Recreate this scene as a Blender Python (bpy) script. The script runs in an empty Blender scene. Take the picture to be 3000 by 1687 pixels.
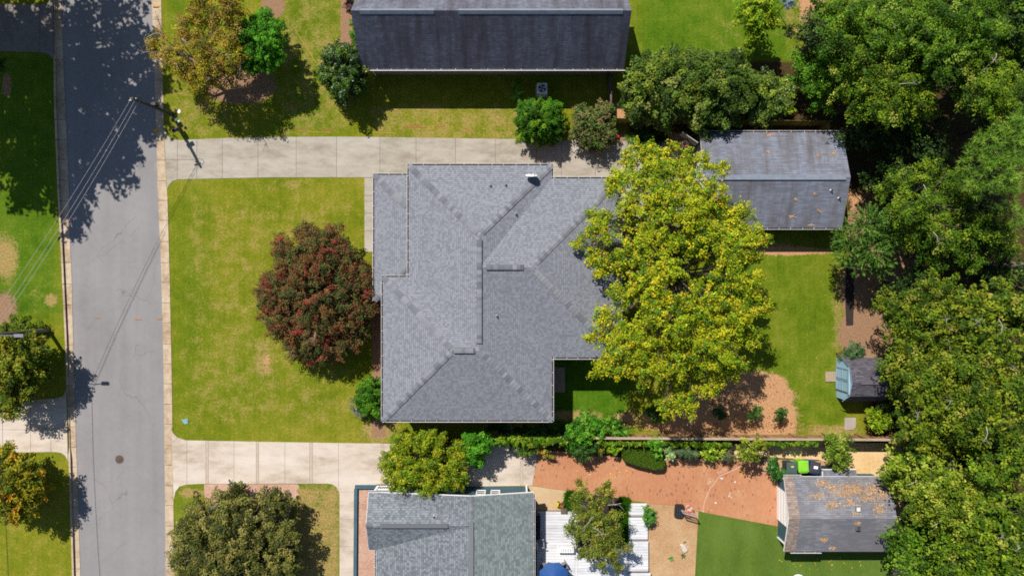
import bpy, math, random
import numpy as np
from mathutils import Vector, Matrix
random.seed(7); rng = np.random.default_rng(11)
SC = bpy.context.scene; COL = SC.collection
# ---------------------------------------------------------------- camera, sky, sun, exposure
F = 1850.0; S = 40.0; H = F / S          # focal length in photo pixels, pixels per metre on the ground, camera height
cam = bpy.data.cameras.new('camera'); co = bpy.data.objects.new('camera', cam); COL.objects.link(co)
co.location = (0, 0, H); cam.sensor_width = 36.0; cam.lens = F / 3000.0 * 36.0; cam.clip_end = 3000.0; cam.clip_start = 0.5
SC.camera = co
SUN_E = math.radians(48.0); SDX, SDY = 0.52, -0.854       # elevation; direction in which shadows fall
w = bpy.data.worlds.new('World'); SC.world = w; w.use_nodes = True
nt = w.node_tree; bg = nt.nodes['Background']
sky = nt.nodes.new('ShaderNodeTexSky'); sky.sky_type = 'NISHITA'; sky.sun_disc = False
sky.sun_elevation = SUN_E; sky.sun_rotation = math.atan2(-SDX, -SDY); sky.air_density = 1.0; sky.dust_density = 0.4
nt.links.new(sky.outputs[0], bg.inputs[0]); bg.inputs[1].default_value = 0.07
sl = bpy.data.lights.new('sun', 'SUN'); sl.energy = 5.0; sl.angle = math.radians(0.5); sl.color = (1.0, 0.955, 0.88)
so = bpy.data.objects.new('sun', sl); COL.objects.link(so)
sd = Vector((SDX * math.cos(SUN_E), SDY * math.cos(SUN_E), -math.sin(SUN_E)))
so.rotation_euler = sd.to_track_quat('-Z', 'Y').to_euler(); so.location = (-30, 50, 60)
SC.view_settings.view_transform = 'Standard'; SC.view_settings.look = 'None'
SC.view_settings.exposure = 0.33; SC.view_settings.gamma = 1.0
SC.cycles.max_bounces = 5; SC.cycles.diffuse_bounces = 2; SC.cycles.transmission_bounces = 4; SC.cycles.transparent_max_bounces = 8
SC.cycles.use_denoising = False
SC.cycles.filter_width = 1.75
K = 1.50      # brightness of a white level surface in the sun: photo colour -> base colour
# ---------------------------------------------------------------- helpers
def lin(c): c /= 255.0; return c / 12.92 if c <= 0.04045 else ((c + 0.055) / 1.055) ** 2.4
def C(r, g, b, k=1.0): return tuple(min(0.85, lin(v) / K * k) for v in (r, g, b))
def W(px, py, z=0.0): k = (H - z) / F; return Vector(((px - 1500.0) * k, (843.5 - py) * k, z))
ORG = {}
def tag(o, label=None, cat=None, group=None, kind=None):
    if label: o['label'] = label
    if cat: o['category'] = cat
    if group: o['group'] = group
    if kind: o['kind'] = kind
    return o
def thing(name, label, cat, loc, group=None, kind=None):
    o = bpy.data.objects.new(name, None); COL.objects.link(o); o.location = loc; o.empty_display_size = 0.3
    ORG[o.name] = Vector(loc); return tag(o, label, cat, group, kind)
def place(me, name, mat, parent, origin):
    o = bpy.data.objects.new(name, me); COL.objects.link(o)
    if mat is not None: me.materials.append(mat)
    if parent is not None: o.parent = parent; ORG[o.name] = ORG[parent.name]
    else: o.location = origin; ORG[o.name] = Vector(origin)
    return o
class MB:
    def __init__(s): s.v = []; s.f = []
    def add(s, vs, fs):
        n = len(s.v); s.v += [tuple(v) for v in vs]; s.f += [tuple(i + n for i in f) for f in fs]; return s
    def box(s, c, d, rz=0.0, taper=1.0, M=None):
        x, y, z = d[0] / 2, d[1] / 2, d[2] / 2; R = Matrix.Rotation(rz, 3, 'Z') if M is None else M
        vs = [Vector(c) + R @ Vector((sx * x * t, sy * y * t, sz)) for sz, t in ((-z, taper), (z, 1.0)) for sx, sy in ((-1, -1), (1, -1), (1, 1), (-1, 1))]
        return s.add(vs, [(3, 2, 1, 0), (4, 5, 6, 7), (0, 1, 5, 4), (1, 2, 6, 5), (2, 3, 7, 6), (3, 0, 4, 7)])
    def prism(s, poly, z0, z1, sc=1.0):
        n = len(poly); A = sum(poly[i][0] * poly[(i + 1) % n][1] - poly[(i + 1) % n][0] * poly[i][1] for i in range(n))
        if A < 0: poly = poly[::-1]
        cx = sum(p[0] for p in poly) / n; cy = sum(p[1] for p in poly) / n
        vs = [(p[0], p[1], z0) for p in poly] + [(cx + (p[0] - cx) * sc, cy + (p[1] - cy) * sc, z1) for p in poly]
        return s.add(vs, [tuple(range(n))[::-1], tuple(range(n, 2 * n))] + [(i, (i + 1) % n, n + (i + 1) % n, n + i) for i in range(n)])
    def tube(s, pts, rs, n=6):
        pts = [Vector(p) for p in pts]; rs = rs if hasattr(rs, '__len__') else [rs] * len(pts); vs = []; fs = []
        for i, p in enumerate(pts):
            d = (pts[min(i + 1, len(pts) - 1)] - pts[max(i - 1, 0)]).normalized()
            a = d.cross(Vector((0, 0, 1)) if abs(d.z) < 0.95 else Vector((1, 0, 0))).normalized(); b = d.cross(a)
            vs += [p + (a * math.cos(2 * math.pi * k / n) + b * math.sin(2 * math.pi * k / n)) * rs[i] for k in range(n)]
        for i in range(len(pts) - 1):
            fs += [(i * n + k, i * n + (k + 1) % n, (i + 1) * n + (k + 1) % n, (i + 1) * n + k) for k in range(n)]
        m = (len(pts) - 1) * n; fs += [tuple(range(n))[::-1], tuple(range(m, m + n))]
        return s.add(vs, fs)
    def lathe(s, c, prof, n=16):
        vs = [(c[0] + r * math.cos(2 * math.pi * k / n), c[1] + r * math.sin(2 * math.pi * k / n), c[2] + z) for r, z in prof for k in range(n)]
        fs = [(i * n + k, i * n + (k + 1) % n, (i + 1) * n + (k + 1) % n, (i + 1) * n + k) for i in range(len(prof) - 1) for k in range(n)]
        m = (len(prof) - 1) * n; return s.add(vs, fs + [tuple(range(n))[::-1], tuple(range(m, m + n))])
    def face(s, vs): return s.add(vs, [tuple(range(len(vs)))])
    def build(s, name, mat, parent=None, smooth=False, uv=False, bevel=0.0):
        V = [Vector(v) for v in s.v]
        if parent is not None: org = ORG[parent.name]
        else:
            xs, ys, zs = zip(*s.v); org = Vector(((min(xs) + max(xs)) / 2, (min(ys) + max(ys)) / 2, min(zs)))
        me = bpy.data.meshes.new(name); me.from_pydata([v - org for v in V], [], s.f); me.update()
        if uv:
            me.uv_layers.new(name='UVMap'); L = me.uv_layers[0].data
            for p in me.polygons:
                n = p.normal; u = Vector((-n.y, n.x, 0))
                u = u.normalized() if u.length > 1e-4 else Vector((1, 0, 0)); vv = n.cross(u)
                for li in p.loop_indices:
                    q = me.vertices[me.loops[li].vertex_index].co; L[li].uv = (q.dot(u) + p.index * 3.7, q.dot(vv))
        if smooth:
            for p in me.polygons: p.use_smooth = True
        o = place(me, name, mat, parent, org)
        if bevel: b = o.modifiers.new('bevel', 'BEVEL'); b.width = bevel; b.segments = 2; b.limit_method = 'ANGLE'
        return o
def clipx(poly, a, b, ax=0):
    def half(P, lim, sgn):
        out = []
        for i in range(len(P)):
            p, q = P[i], P[(i + 1) % len(P)]; dp, dq = sgn * (p[ax] - lim), sgn * (q[ax] - lim)
            if dp >= 0: out.append(p)
            if (dp >= 0) != (dq >= 0):
                t = dp / (dp - dq); out.append((p[0] + (q[0] - p[0]) * t, p[1] + (q[1] - p[1]) * t))
        return out
    P = half(poly, a, 1); return half(P, b, -1) if P else P
def inset(poly, d):
    n = len(poly); A = sum(poly[i][0] * poly[(i + 1) % n][1] - poly[(i + 1) % n][0] * poly[i][1] for i in range(n))
    if A < 0: poly = poly[::-1]
    out = []
    for i in range(n):
        p0, p1, p2 = (Vector(poly[j % n][:2]) for j in (i - 1, i, i + 1))
        a, b = (p1 - p0).normalized(), (p2 - p1).normalized(); na, nb = Vector((-a.y, a.x)), Vector((-b.y, b.x))
        k = 1 + na.dot(nb); out.append(tuple(p1 + (na + nb) * (d / k)))
    return out
# ---------------------------------------------------------------- materials
class NM:
    def __init__(s, name):
        s.m = bpy.data.materials.new(name); s.m.use_nodes = True; s.t = s.m.node_tree; s.b = s.t.nodes['Principled BSDF']
        s.pos = s.t.nodes.new('ShaderNodeNewGeometry').outputs['Position']
    def n(s, ty, **kw):
        nd = s.t.nodes.new(ty)
        for k, v in kw.items():
            if k in nd.inputs:
                if hasattr(v, 'node'): s.t.links.new(v, nd.inputs[k])
                else: nd.inputs[k].default_value = v
            else: setattr(nd, k, v)
        return nd
    def lk(s, a, b): s.t.links.new(a, b)
    def noise(s, sc, det=3.0, rough=0.6, vec=None, stretch=None):
        v = vec or s.pos
        if stretch: v = s.n('ShaderNodeVectorMath', operation='MULTIPLY').outputs[0].node; s.lk(vec or s.pos, v.inputs[0]); v.inputs[1].default_value = stretch; v = v.outputs[0]
        return s.n('ShaderNodeTexNoise', Vector=v, Scale=sc, Detail=det, Roughness=rough).outputs['Fac']
    def ramp(s, fac, stops):
        r = s.n('ShaderNodeValToRGB', Fac=fac); e = r.color_ramp.elements
        while len(e) < len(stops): e.new(0.5)
        for el, (p, c) in zip(e, stops): el.position = p; el.color = (*c, 1) if hasattr(c, '__len__') else (c, c, c, 1)
        return r.outputs[0]
    def math(s, op, a, b=0.0, clamp=False):
        nd = s.n('ShaderNodeMath', operation=op); nd.use_clamp = clamp
        for i, v in enumerate((a, b)):
            if hasattr(v, 'node'): s.lk(v, nd.inputs[i])
            else: nd.inputs[i].default_value = v
        return nd.outputs[0]
    def mix(s, fac, a, b, ty='MIX'):
        nd = s.n('ShaderNodeMix', data_type='RGBA', blend_type=ty)
        for i, v in ((0, fac), (6, a), (7, b)):
            if hasattr(v, 'node'): s.lk(v, nd.inputs[i])
            else: nd.inputs[i].default_value = (*v, 1) if hasattr(v, '__len__') else v
        return nd.outputs[2]
    def attr(s, name, out='Fac'): return s.n('ShaderNodeAttribute', attribute_name=name).outputs[out]
    def out(s, col, rough=0.9, spec=0.2, bump=None, bs=0.3, bd=0.02, metal=0.0):
        if hasattr(col, 'node'): s.lk(col, s.b.inputs['Base Color'])
        else: s.b.inputs['Base Color'].default_value = (*col, 1)
        s.b.inputs['Roughness'].default_value = rough; s.b.inputs['Specular IOR Level'].default_value = spec; s.b.inputs['Metallic'].default_value = metal
        if bump is not None:
            nd = s.n('ShaderNodeBump', Strength=bs, Distance=bd, Height=bump); s.lk(nd.outputs[0], s.b.inputs['Normal'])
        return s.m
def grain(name, cols, sc=(0.5, 6.0, 40.0), wt=(0.4, 0.3, 0.3), rough=0.9, spec=0.2, bump=0.3, stretch=None, contrast=1.0, rnd=0.0):
    m = NM(name); v = 0.5
    for k, (a, b) in enumerate(zip(sc, wt)):
        v = m.math('MULTIPLY_ADD', m.math('SUBTRACT', m.noise(a, 4.0, 0.65, stretch=stretch), 0.5), b * 2.2 * contrast) if k == 0 else m.math('ADD', v, m.math('MULTIPLY', m.math('SUBTRACT', m.noise(a, 3.0, 0.65, stretch=stretch), 0.5), b * 2.2 * contrast))
        if k == 0: v.node.inputs[2].default_value = 0.5
    if rnd: v = m.math('ADD', v, m.math('MULTIPLY', m.math('SUBTRACT', m.n('ShaderNodeObjectInfo').outputs['Random'], 0.5), rnd))
    n = len(cols); c = m.ramp(v, [(0.15 + 0.7 * i / max(1, n - 1), cc) for i, cc in enumerate(cols)])
    return m.out(c, rough, spec, m.noise(sc[-1], 3.0), bump, 0.01)
def plain(name, col, rough=0.6, spec=0.3, metal=0.0, var=0.12):
    m = NM(name); f = m.noise(3.0, 4.0); g = m.noise(25.0, 3.0)
    c = m.ramp(m.math('ADD', m.math('MULTIPLY', f, 0.6), m.math('MULTIPLY', g, 0.4)), [(0.3, tuple(x * (1 - var) for x in col)), (0.7, tuple(min(0.9, x * (1 + var)) for x in col))])
    return m.out(c, rough, spec, metal=metal)
def shingle(name, dark, light, mortar, row=0.143, wid=0.21, streak=0.0, stain=(0.03, 0.03, 0.035), blotch=0.25, tabs=1.0):
    m = NM(name); uv = m.n('ShaderNodeUVMap').outputs[0]
    wob = m.n('ShaderNodeVectorMath', operation='ADD'); m.lk(uv, wob.inputs[0])
    br = m.n('ShaderNodeTexBrick', Vector=uv, Color1=(0, 0, 0, 1), Color2=(1, 1, 1, 1), Mortar=(0.5, 0.5, 0.5, 1), Scale=1.0)
    br.inputs['Mortar Size'].default_value = 0.006; br.inputs['Brick Width'].default_value = wid; br.inputs['Row Height'].default_value = row; br.inputs['Bias'].default_value = 0.0
    br.offset = 0.37; br.squash = 0.8; br.squash_frequency = 3
    b2 = m.n('ShaderNodeTexBrick', Vector=uv, Color1=(0, 0, 0, 1), Color2=(1, 1, 1, 1), Mortar=(0.5, 0.5, 0.5, 1), Scale=1.0)
    b2.inputs['Mortar Size'].default_value = 0.0; b2.inputs['Brick Width'].default_value = wid * 2.7; b2.inputs['Row Height'].default_value = row; b2.offset = 0.61
    bw = lambda o: m.n('ShaderNodeSeparateColor', Color=o).outputs[0]
    t = m.math('ADD', m.math('MULTIPLY', bw(br.outputs['Color']), 0.85 * tabs), m.math('MULTIPLY', bw(b2.outputs['Color']), 0.15 * tabs))
    t = m.math('ADD', t, m.math('MULTIPLY', m.math('SUBTRACT', m.noise(0.35, 4.0), 0.5), blotch * 2))
    t = m.math('ADD', t, m.math('MULTIPLY', m.math('SUBTRACT', m.noise(30.0, 2.0), 0.5), 0.35))
    c = m.ramp(t, [(0.1, dark), (0.9, light)])
    # exposed course edge: a thin dark line along the foot of every course
    vcoord = m.n('ShaderNodeSeparateXYZ', Vector=uv).outputs[1]
    fr = m.math('FRACT', m.math('DIVIDE', vcoord, row)); ln = m.math('LESS_THAN', fr, 0.13)
    c = m.mix(m.math('MULTIPLY', ln, 0.75), c, mortar); c = m.mix(m.math('MULTIPLY', br.outputs['Fac'], 0.45), c, mortar)
    if streak:
        sn = m.noise(1.0, 5.0, 0.65, vec=uv, stretch=(1.3, 0.16, 1.0)); s2 = m.noise(0.22, 3.0, 0.5)
        f = m.math('MULTIPLY', m.ramp(m.math('ADD', m.math('MULTIPLY', sn, 0.75), m.math('MULTIPLY', s2, 0.25)), [(0.42, 0.0), (0.62, 1.0)]), streak)
        c = m.mix(f, c, stain)
    return m.out(c, 0.92, 0.15, m.math('MULTIPLY', fr, 1.0), 0.5, 0.012)
M = {}
# leaf material: every leaf carries its own colour
def leafmat(name, rough=0.55, spec=0.14, tr=0.25):
    m = NM(name); col = m.attr('col', 'Color'); m.lk(col, m.b.inputs['Base Color']); m.b.inputs['Roughness'].default_value = rough; m.b.inputs['Specular IOR Level'].default_value = spec
    t = m.n('ShaderNodeBsdfTranslucent'); m.lk(m.mix(1.0, col, (1.0, 1.0, 0.6), 'MULTIPLY'), t.inputs[0]); mx = m.n('ShaderNodeMixShader', Fac=tr)
    m.lk(m.b.outputs[0], mx.inputs[1]); m.lk(t.outputs[0], mx.inputs[2]); m.lk(mx.outputs[0], m.t.nodes['Material Output'].inputs[0]); return m.m
M['leaf'] = leafmat('leaf'); M['needle'] = leafmat('needle', 0.6, 0.2, 0.15); M['glossleaf'] = leafmat('gloss_leaf', 0.4, 0.25, 0.12)
M['bark'] = grain('bark', [C(70, 60, 52), C(120, 108, 98)], (2.0, 12.0), (0.5, 0.5), stretch=(1, 1, 0.25))
M['palebark'] = grain('pale_bark', [C(150, 135, 125), C(210, 200, 190)], (2.0, 12.0), (0.5, 0.5))
M['asphalt'] = None
M['concrete'] = grain('concrete', [C(168, 157, 140), C(194, 184, 168), C(208, 199, 186)], (0.35, 1.6, 14.0), (0.75, 0.45, 0.25), bump=0.1, stretch=(0.6, 1.6, 1), rnd=0.15)
M['paleconcrete'] = grain('pale_concrete', [C(196, 178, 158), C(228, 211, 194), C(240, 226, 212)], (0.3, 1.4, 14.0), (0.75, 0.45, 0.25), bump=0.1, stretch=(0.6, 1.5, 1), rnd=0.12)
M['kerb'] = grain('kerb_concrete', [C(168, 138, 108), C(214, 190, 160), C(232, 214, 190)], (0.5, 3.0, 20.0), (0.5, 0.4, 0.3), bump=0.2, rnd=0.15)
M['olddrive'] = grain('old_concrete', [C(120, 112, 108), C(165, 156, 148)], (0.4, 2.5, 20.0), (0.5, 0.35, 0.3), bump=0.2)
M['joint'] = plain('joint', C(118, 106, 92)); M['pad'] = grain('pad', [C(165, 140, 115), C(205, 182, 158)], (0.8, 6.0, 30.0))
M['beigepad'] = grain('beige_concrete', [C(205, 172, 126), C(238, 210, 170)], (0.4, 2.0, 20.0), (0.5, 0.3, 0.2))
M['white'] = plain('white_paint', (0.78, 0.78, 0.76), 0.5, var=0.05); M['deck'] = grain('white_deck_paint', [(0.44, 0.44, 0.455), (0.60, 0.60, 0.62), (0.68, 0.68, 0.69)], (0.7, 5.0, 30.0), (0.4, 0.4, 0.3), rough=0.6, rnd=0.3, stretch=(0.4, 3, 1))
M['offwhite'] = plain('off_white', (0.62, 0.60, 0.56), 0.6); M['channel'] = plain('gutter_channel', C(80, 66, 60))
M['dark'] = plain('black_plastic', (0.018, 0.019, 0.023), 0.45, 0.35, var=0.2); M['charcoal'] = plain('charcoal', (0.05, 0.053, 0.06), 0.6)
M['glass'] = plain('window_glass', (0.03, 0.04, 0.05), 0.08, 0.6); M['metal'] = plain('grey_metal', (0.32, 0.32, 0.33), 0.4, 0.5, 0.6)
M['teal'] = None; M['pole'] = grain('pole_wood', [C(58, 52, 46), C(112, 102, 92)], (1.5, 14.0), (0.5, 0.5), stretch=(1, 1, 0.2))
M['greypole'] = grain('grey_pole_wood', [C(105, 95, 86), C(150, 138, 126)], (1.5, 14.0), (0.5, 0.5), stretch=(0.3, 1, 1))
M['fence'] = grain('fence_wood', [C(120, 88, 60), C(176, 136, 98), C(200, 165, 125)], (1.2, 8.0, 40.0), (0.4, 0.4, 0.3), rnd=0.6, stretch=(2, 2, 0.4))
M['fenceolive'] = grain('pine_fence_wood', [C(112, 98, 44), C(158, 142, 76)], (1.2, 8.0, 40.0), (0.4, 0.4, 0.3), rnd=0.6, stretch=(2, 2, 0.4))
M['fencegrey'] = grain('weathered_fence_wood', [C(90, 80, 70), C(150, 136, 120)], (1.2, 8.0, 40.0), (0.4, 0.4, 0.3), rnd=0.6)
M['siding_grey'] = plain('grey_siding', C(168, 160, 148)); M['siding_teal'] = plain('teal_siding', C(72, 104, 118)); M['siding_blue'] = grain('blue_siding', [C(164, 200, 224), C(186, 220, 240)], (2.0, 20.0), (0.5, 0.5))
M['brickwall'] = plain('wall_brick', C(150, 104, 84)); M['soffit'] = plain('soffit', (0.5, 0.49, 0.47))
M['roof_main'] = shingle('charcoal_shingles', C(134, 137, 145), C(162, 165, 174), C(116, 119, 127), wid=0.15, blotch=0.06)
M['roof_north'] = shingle('dark_stained_shingles', C(120, 122, 138), C(160, 165, 182), C(40, 40, 50), row=0.15, wid=0.3, streak=0.85, stain=C(84, 78, 84), tabs=0.6)
M['roof_garage'] = shingle('weathered_shingles', C(128, 133, 148), C(166, 172, 188), C(104, 108, 122), row=0.13, wid=0.42, streak=0.75, stain=C(104, 96, 92), tabs=0.6)
M['roof_south'] = shingle('grey_green_shingles', C(116, 121, 128), C(160, 166, 172), C(102, 107, 114), row=0.15, wid=0.17, blotch=0.15)
M['roof_south2'] = shingle('pale_grey_green_shingles', C(122, 132, 132), C(158, 168, 166), C(108, 116, 118), row=0.15, wid=0.22, blotch=0.15)
M['roof_out'] = shingle('bleached_shingles', C(128, 130, 140), C(188, 190, 196), C(112, 112, 120), row=0.14, wid=0.4, streak=0.6, stain=C(134, 126, 124), blotch=0.6, tabs=0.5)
M['roof_tan'] = shingle('tan_shingles', C(150, 132, 122), C(190, 170, 158), C(122, 108, 102), row=0.14, wid=0.25)
M['roof_shed'] = shingle('black_shingles', C(88, 84, 92), C(122, 116, 126), C(66, 62, 70), row=0.13, wid=0.3)
m = NM('ridge_cap_shingle'); r_ = m.n('ShaderNodeObjectInfo').outputs['Random']
M['cap'] = m.out(m.ramp(m.math('ADD', m.math('MULTIPLY', r_, 0.8), m.math('MULTIPLY', m.noise(20.0), 0.2)), [(0.1, C(120, 122, 129)), (0.95, C(162, 164, 170))]), 0.92, 0.15)
# asphalt with cracks, patches and worn wheel lanes
m = NM('asphalt'); big = m.noise(0.25, 5.0, 0.6); fine = m.noise(34.0, 3.0, 0.7); mid = m.noise(3.0, 4.0); lane = m.noise(0.5, 3.0, 0.5, stretch=(2.4, 0.12, 1))
v = m.math('ADD', m.math('ADD', m.math('MULTIPLY', big, 0.35), m.math('MULTIPLY', fine, 0.3)), m.math('ADD', m.math('MULTIPLY', mid, 0.15), m.math('MULTIPLY', lane, 0.25)))
c = m.ramp(v, [(0.34, C(142, 138, 138)), (0.52, C(160, 156, 156)), (0.68, C(174, 170, 168))])
wv = m.n('ShaderNodeVectorMath', operation='ADD'); m.lk(m.pos, wv.inputs[0]); nz = m.n('ShaderNodeTexNoise', Vector=m.pos, Scale=0.7, Detail=4.0); m.lk(nz.outputs['Color'], wv.inputs[1])
vo = m.n('ShaderNodeTexVoronoi', Vector=wv.outputs[0], Scale=0.23, feature='DISTANCE_TO_EDGE').outputs['Distance']
ck = m.math('MULTIPLY', m.math('LESS_THAN', vo, 0.0022), m.ramp(m.noise(0.35, 2.0), [(0.47, 0.0), (0.56, 0.6)]))
M['asphalt'] = m.out(m.mix(ck, c, C(112, 106, 104)), 0.92, 0.2, fine, 0.4, 0.01)
# herringbone-like clay pavers: short courses, a few burnt bricks
m = NM('clay_pavers'); br = m.n('ShaderNodeTexBrick', Vector=m.n('ShaderNodeMapping', Vector=m.pos, Rotation=(0, 0, 1.52)).outputs[0], Color1=(0, 0, 0, 1), Color2=(1, 1, 1, 1), Mortar=(0.45, 0.45, 0.45, 1), Scale=1.0)
br.inputs['Brick Width'].default_value = 0.2; br.inputs['Row Height'].default_value = 0.1; br.inputs['Mortar Size'].default_value = 0.007
bv = m.n('ShaderNodeSeparateColor', Color=br.outputs['Color']).outputs[0]
t = m.math('ADD', m.math('MULTIPLY', bv, 0.2), m.math('ADD', m.math('MULTIPLY', m.noise(0.3, 4.0), 0.6), m.math('MULTIPLY', m.noise(25.0), 0.15)))
c = m.ramp(t, [(0.25, C(200, 132, 92)), (0.5, C(214, 150, 110)), (0.8, C(226, 170, 130))])
c = m.mix(m.math('MULTIPLY', br.outputs['Fac'], 0.5), c, C(190, 138, 106)); c = m.mix(m.math('MULTIPLY', m.math('GREATER_THAN', bv, 0.972), 0.75), c, C(128, 100, 84))
dust = m.ramp(m.noise(0.45, 5.0, 0.6), [(0.56, 0.0), (0.74, 0.6)]); c = m.mix(dust, c, C(228, 178, 132))
M['paver'] = m.out(c, 0.9, 0.15, br.outputs['Fac'], -0.4, 0.006)
M['turf'] = grain('artificial_turf', [C(80, 106, 30), C(98, 124, 42), C(112, 136, 54)], (0.35, 6.0, 50.0), (0.6, 0.4, 0.4), bump=0.6, stretch=(1.6, 0.6, 1))
M['chips'] = grain('wood_chips', [C(172, 128, 88), C(208, 166, 122), C(232, 200, 158)], (0.6, 9.0, 30.0), (0.35, 0.4, 0.5), bump=0.8)
M['pinkchips'] = grain('pink_wood_chips', [C(170, 122, 100), C(216, 172, 148), C(236, 206, 186)], (0.8, 9.0, 30.0), (0.3, 0.45, 0.5), bump=0.8)
M['sand'] = grain('sand', [C(226, 182, 122), C(248, 210, 154), C(252, 224, 176)], (0.5, 4.0, 40.0), (0.5, 0.3, 0.2), bump=0.2)
M['darkmulch'] = grain('dark_mulch', [C(48, 40, 38), C(78, 66, 60)], (2.0, 12.0, 40.0), (0.3, 0.4, 0.4), bump=0.9)
# ground cover: grass, dry grass, pine straw, bark mulch, leaf litter steered by painted masks
m = NM('lawn'); lush, dry, straw, mulch, litter = (m.attr(a) for a in ('lush', 'dry', 'straw', 'mulch', 'litter'))
n1, n2, n3, n4 = m.noise(0.22, 4.0), m.noise(1.1, 5.0, 0.65), m.noise(7.0, 4.0, 0.7), m.noise(32.0, 3.0, 0.8)
g = m.math('ADD', m.math('ADD', m.math('MULTIPLY', n1, 0.5), m.math('MULTIPLY', n2, 0.55)), m.math('MULTIPLY', n3, 0.35)); g = m.math('SUBTRACT', g, 0.10)
base = m.ramp(g, [(0.38, C(102, 124, 20)), (0.58, C(140, 147, 32)), (0.78, C(176, 164, 62))])
vivid = m.ramp(g, [(0.38, C(58, 100, 12)), (0.58, C(88, 130, 20)), (0.78, C(124, 148, 40))])
c = m.mix(lush, base, vivid)
str_ = m.n('ShaderNodeTexWave', Vector=m.pos, Scale=0.85, Distortion=2.2, Detail=2.0); str_.bands_direction = 'X'; c = m.mix(1.0, c, m.ramp(str_.outputs['Fac'], [(0.2, 0.975), (0.8, 1.025)]), 'MULTIPLY')
fd = m.ramp(m.math('ADD', dry, m.math('MULTIPLY', m.math('SUBTRACT', m.math('ADD', m.math('MULTIPLY', n2, 0.6), m.math('MULTIPLY', n3, 0.4)), 0.5), 2.2)), [(0.40, 0.0), (0.90, 1.0)])
c = m.mix(fd, c, m.ramp(n3, [(0.3, C(170, 146, 78)), (0.7, C(208, 178, 116))]))
fine = m.ramp(m.math('ADD', m.math('MULTIPLY', n4, 0.65), m.math('MULTIPLY', n3, 0.35)), [(0.25, 0.66), (0.75, 1.36)]); c = m.mix(1.0, c, fine, 'MULTIPLY')
def layer(c, msk, lo, hi, cols, amt):
    f = m.ramp(m.math('ADD', msk, m.math('MULTIPLY', m.math('SUBTRACT', m.math('ADD', m.math('MULTIPLY', n2, 0.5), m.math('MULTIPLY', n3, 0.5)), 0.5), amt)), [(lo, 0.0), (hi, 1.0)])
    return m.mix(f, c, m.ramp(m.math('ADD', m.math('MULTIPLY', n4, 0.55), m.math('MULTIPLY', n3, 0.45)), cols))
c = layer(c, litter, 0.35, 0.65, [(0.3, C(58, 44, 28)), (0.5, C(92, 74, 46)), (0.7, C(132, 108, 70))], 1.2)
c = layer(c, straw, 0.40, 0.60, [(0.25, C(184, 122, 80)), (0.5, C(226, 172, 124)), (0.75, C(244, 208, 164))], 1.9)
c = layer(c, mulch, 0.42, 0.58, [(0.25, C(124, 90, 66)), (0.5, C(182, 142, 110)), (0.75, C(216, 180, 148))], 0.9)
M['lawn'] = m.out(c, 0.95, 0.1, m.math('ADD', n4, n3), 0.9, 0.05)
# ---------------------------------------------------------------- the ground
def tabf(t): ys, xs = zip(*t); return lambda y: float(np.interp(y, ys, xs))
roadR = tabf([(-400, 436), (0, 445), (400, 459), (540, 462), (800, 473), (1100, 480), (1687, 486), (2100, 490)])
outR = tabf([(-400, 462), (0, 472), (400, 481), (560, 490), (800, 497), (1100, 503), (1687, 511), (2100, 516)])
roadL = tabf([(-400, 164), (0, 178), (300, 190), (540, 201), (700, 204), (800, 209), (1100, 216), (1687, 235), (2100, 248)])
outL = tabf([(-400, 143), (0, 155), (300, 158), (560, 168), (740, 178), (1000, 190), (1687, 211), (2100, 224)])
ZR = -0.12
b = MB(); b.add([(-400, -400, -0.3), (400, -400, -0.3), (400, 400, -0.3), (-400, 400, -0.3)], [(0, 1, 2, 3)]); tag(b.build('ground', M['lawn']), kind='structure')
ys = list(range(-400, 2101, 25))
b = MB(); b.add([p for y in ys for p in (W(roadL(y) - 2, y, ZR), W(roadR(y) + 2, y, ZR))], [(2 * i, 2 * i + 2, 2 * i + 3, 2 * i + 1) for i in range(len(ys) - 1)])
b.f = [f[::-1] for f in b.f]; b.f = [f[::-1] for f in b.f]
road = b.build('road', M['asphalt']); tag(road, kind='structure')
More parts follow.
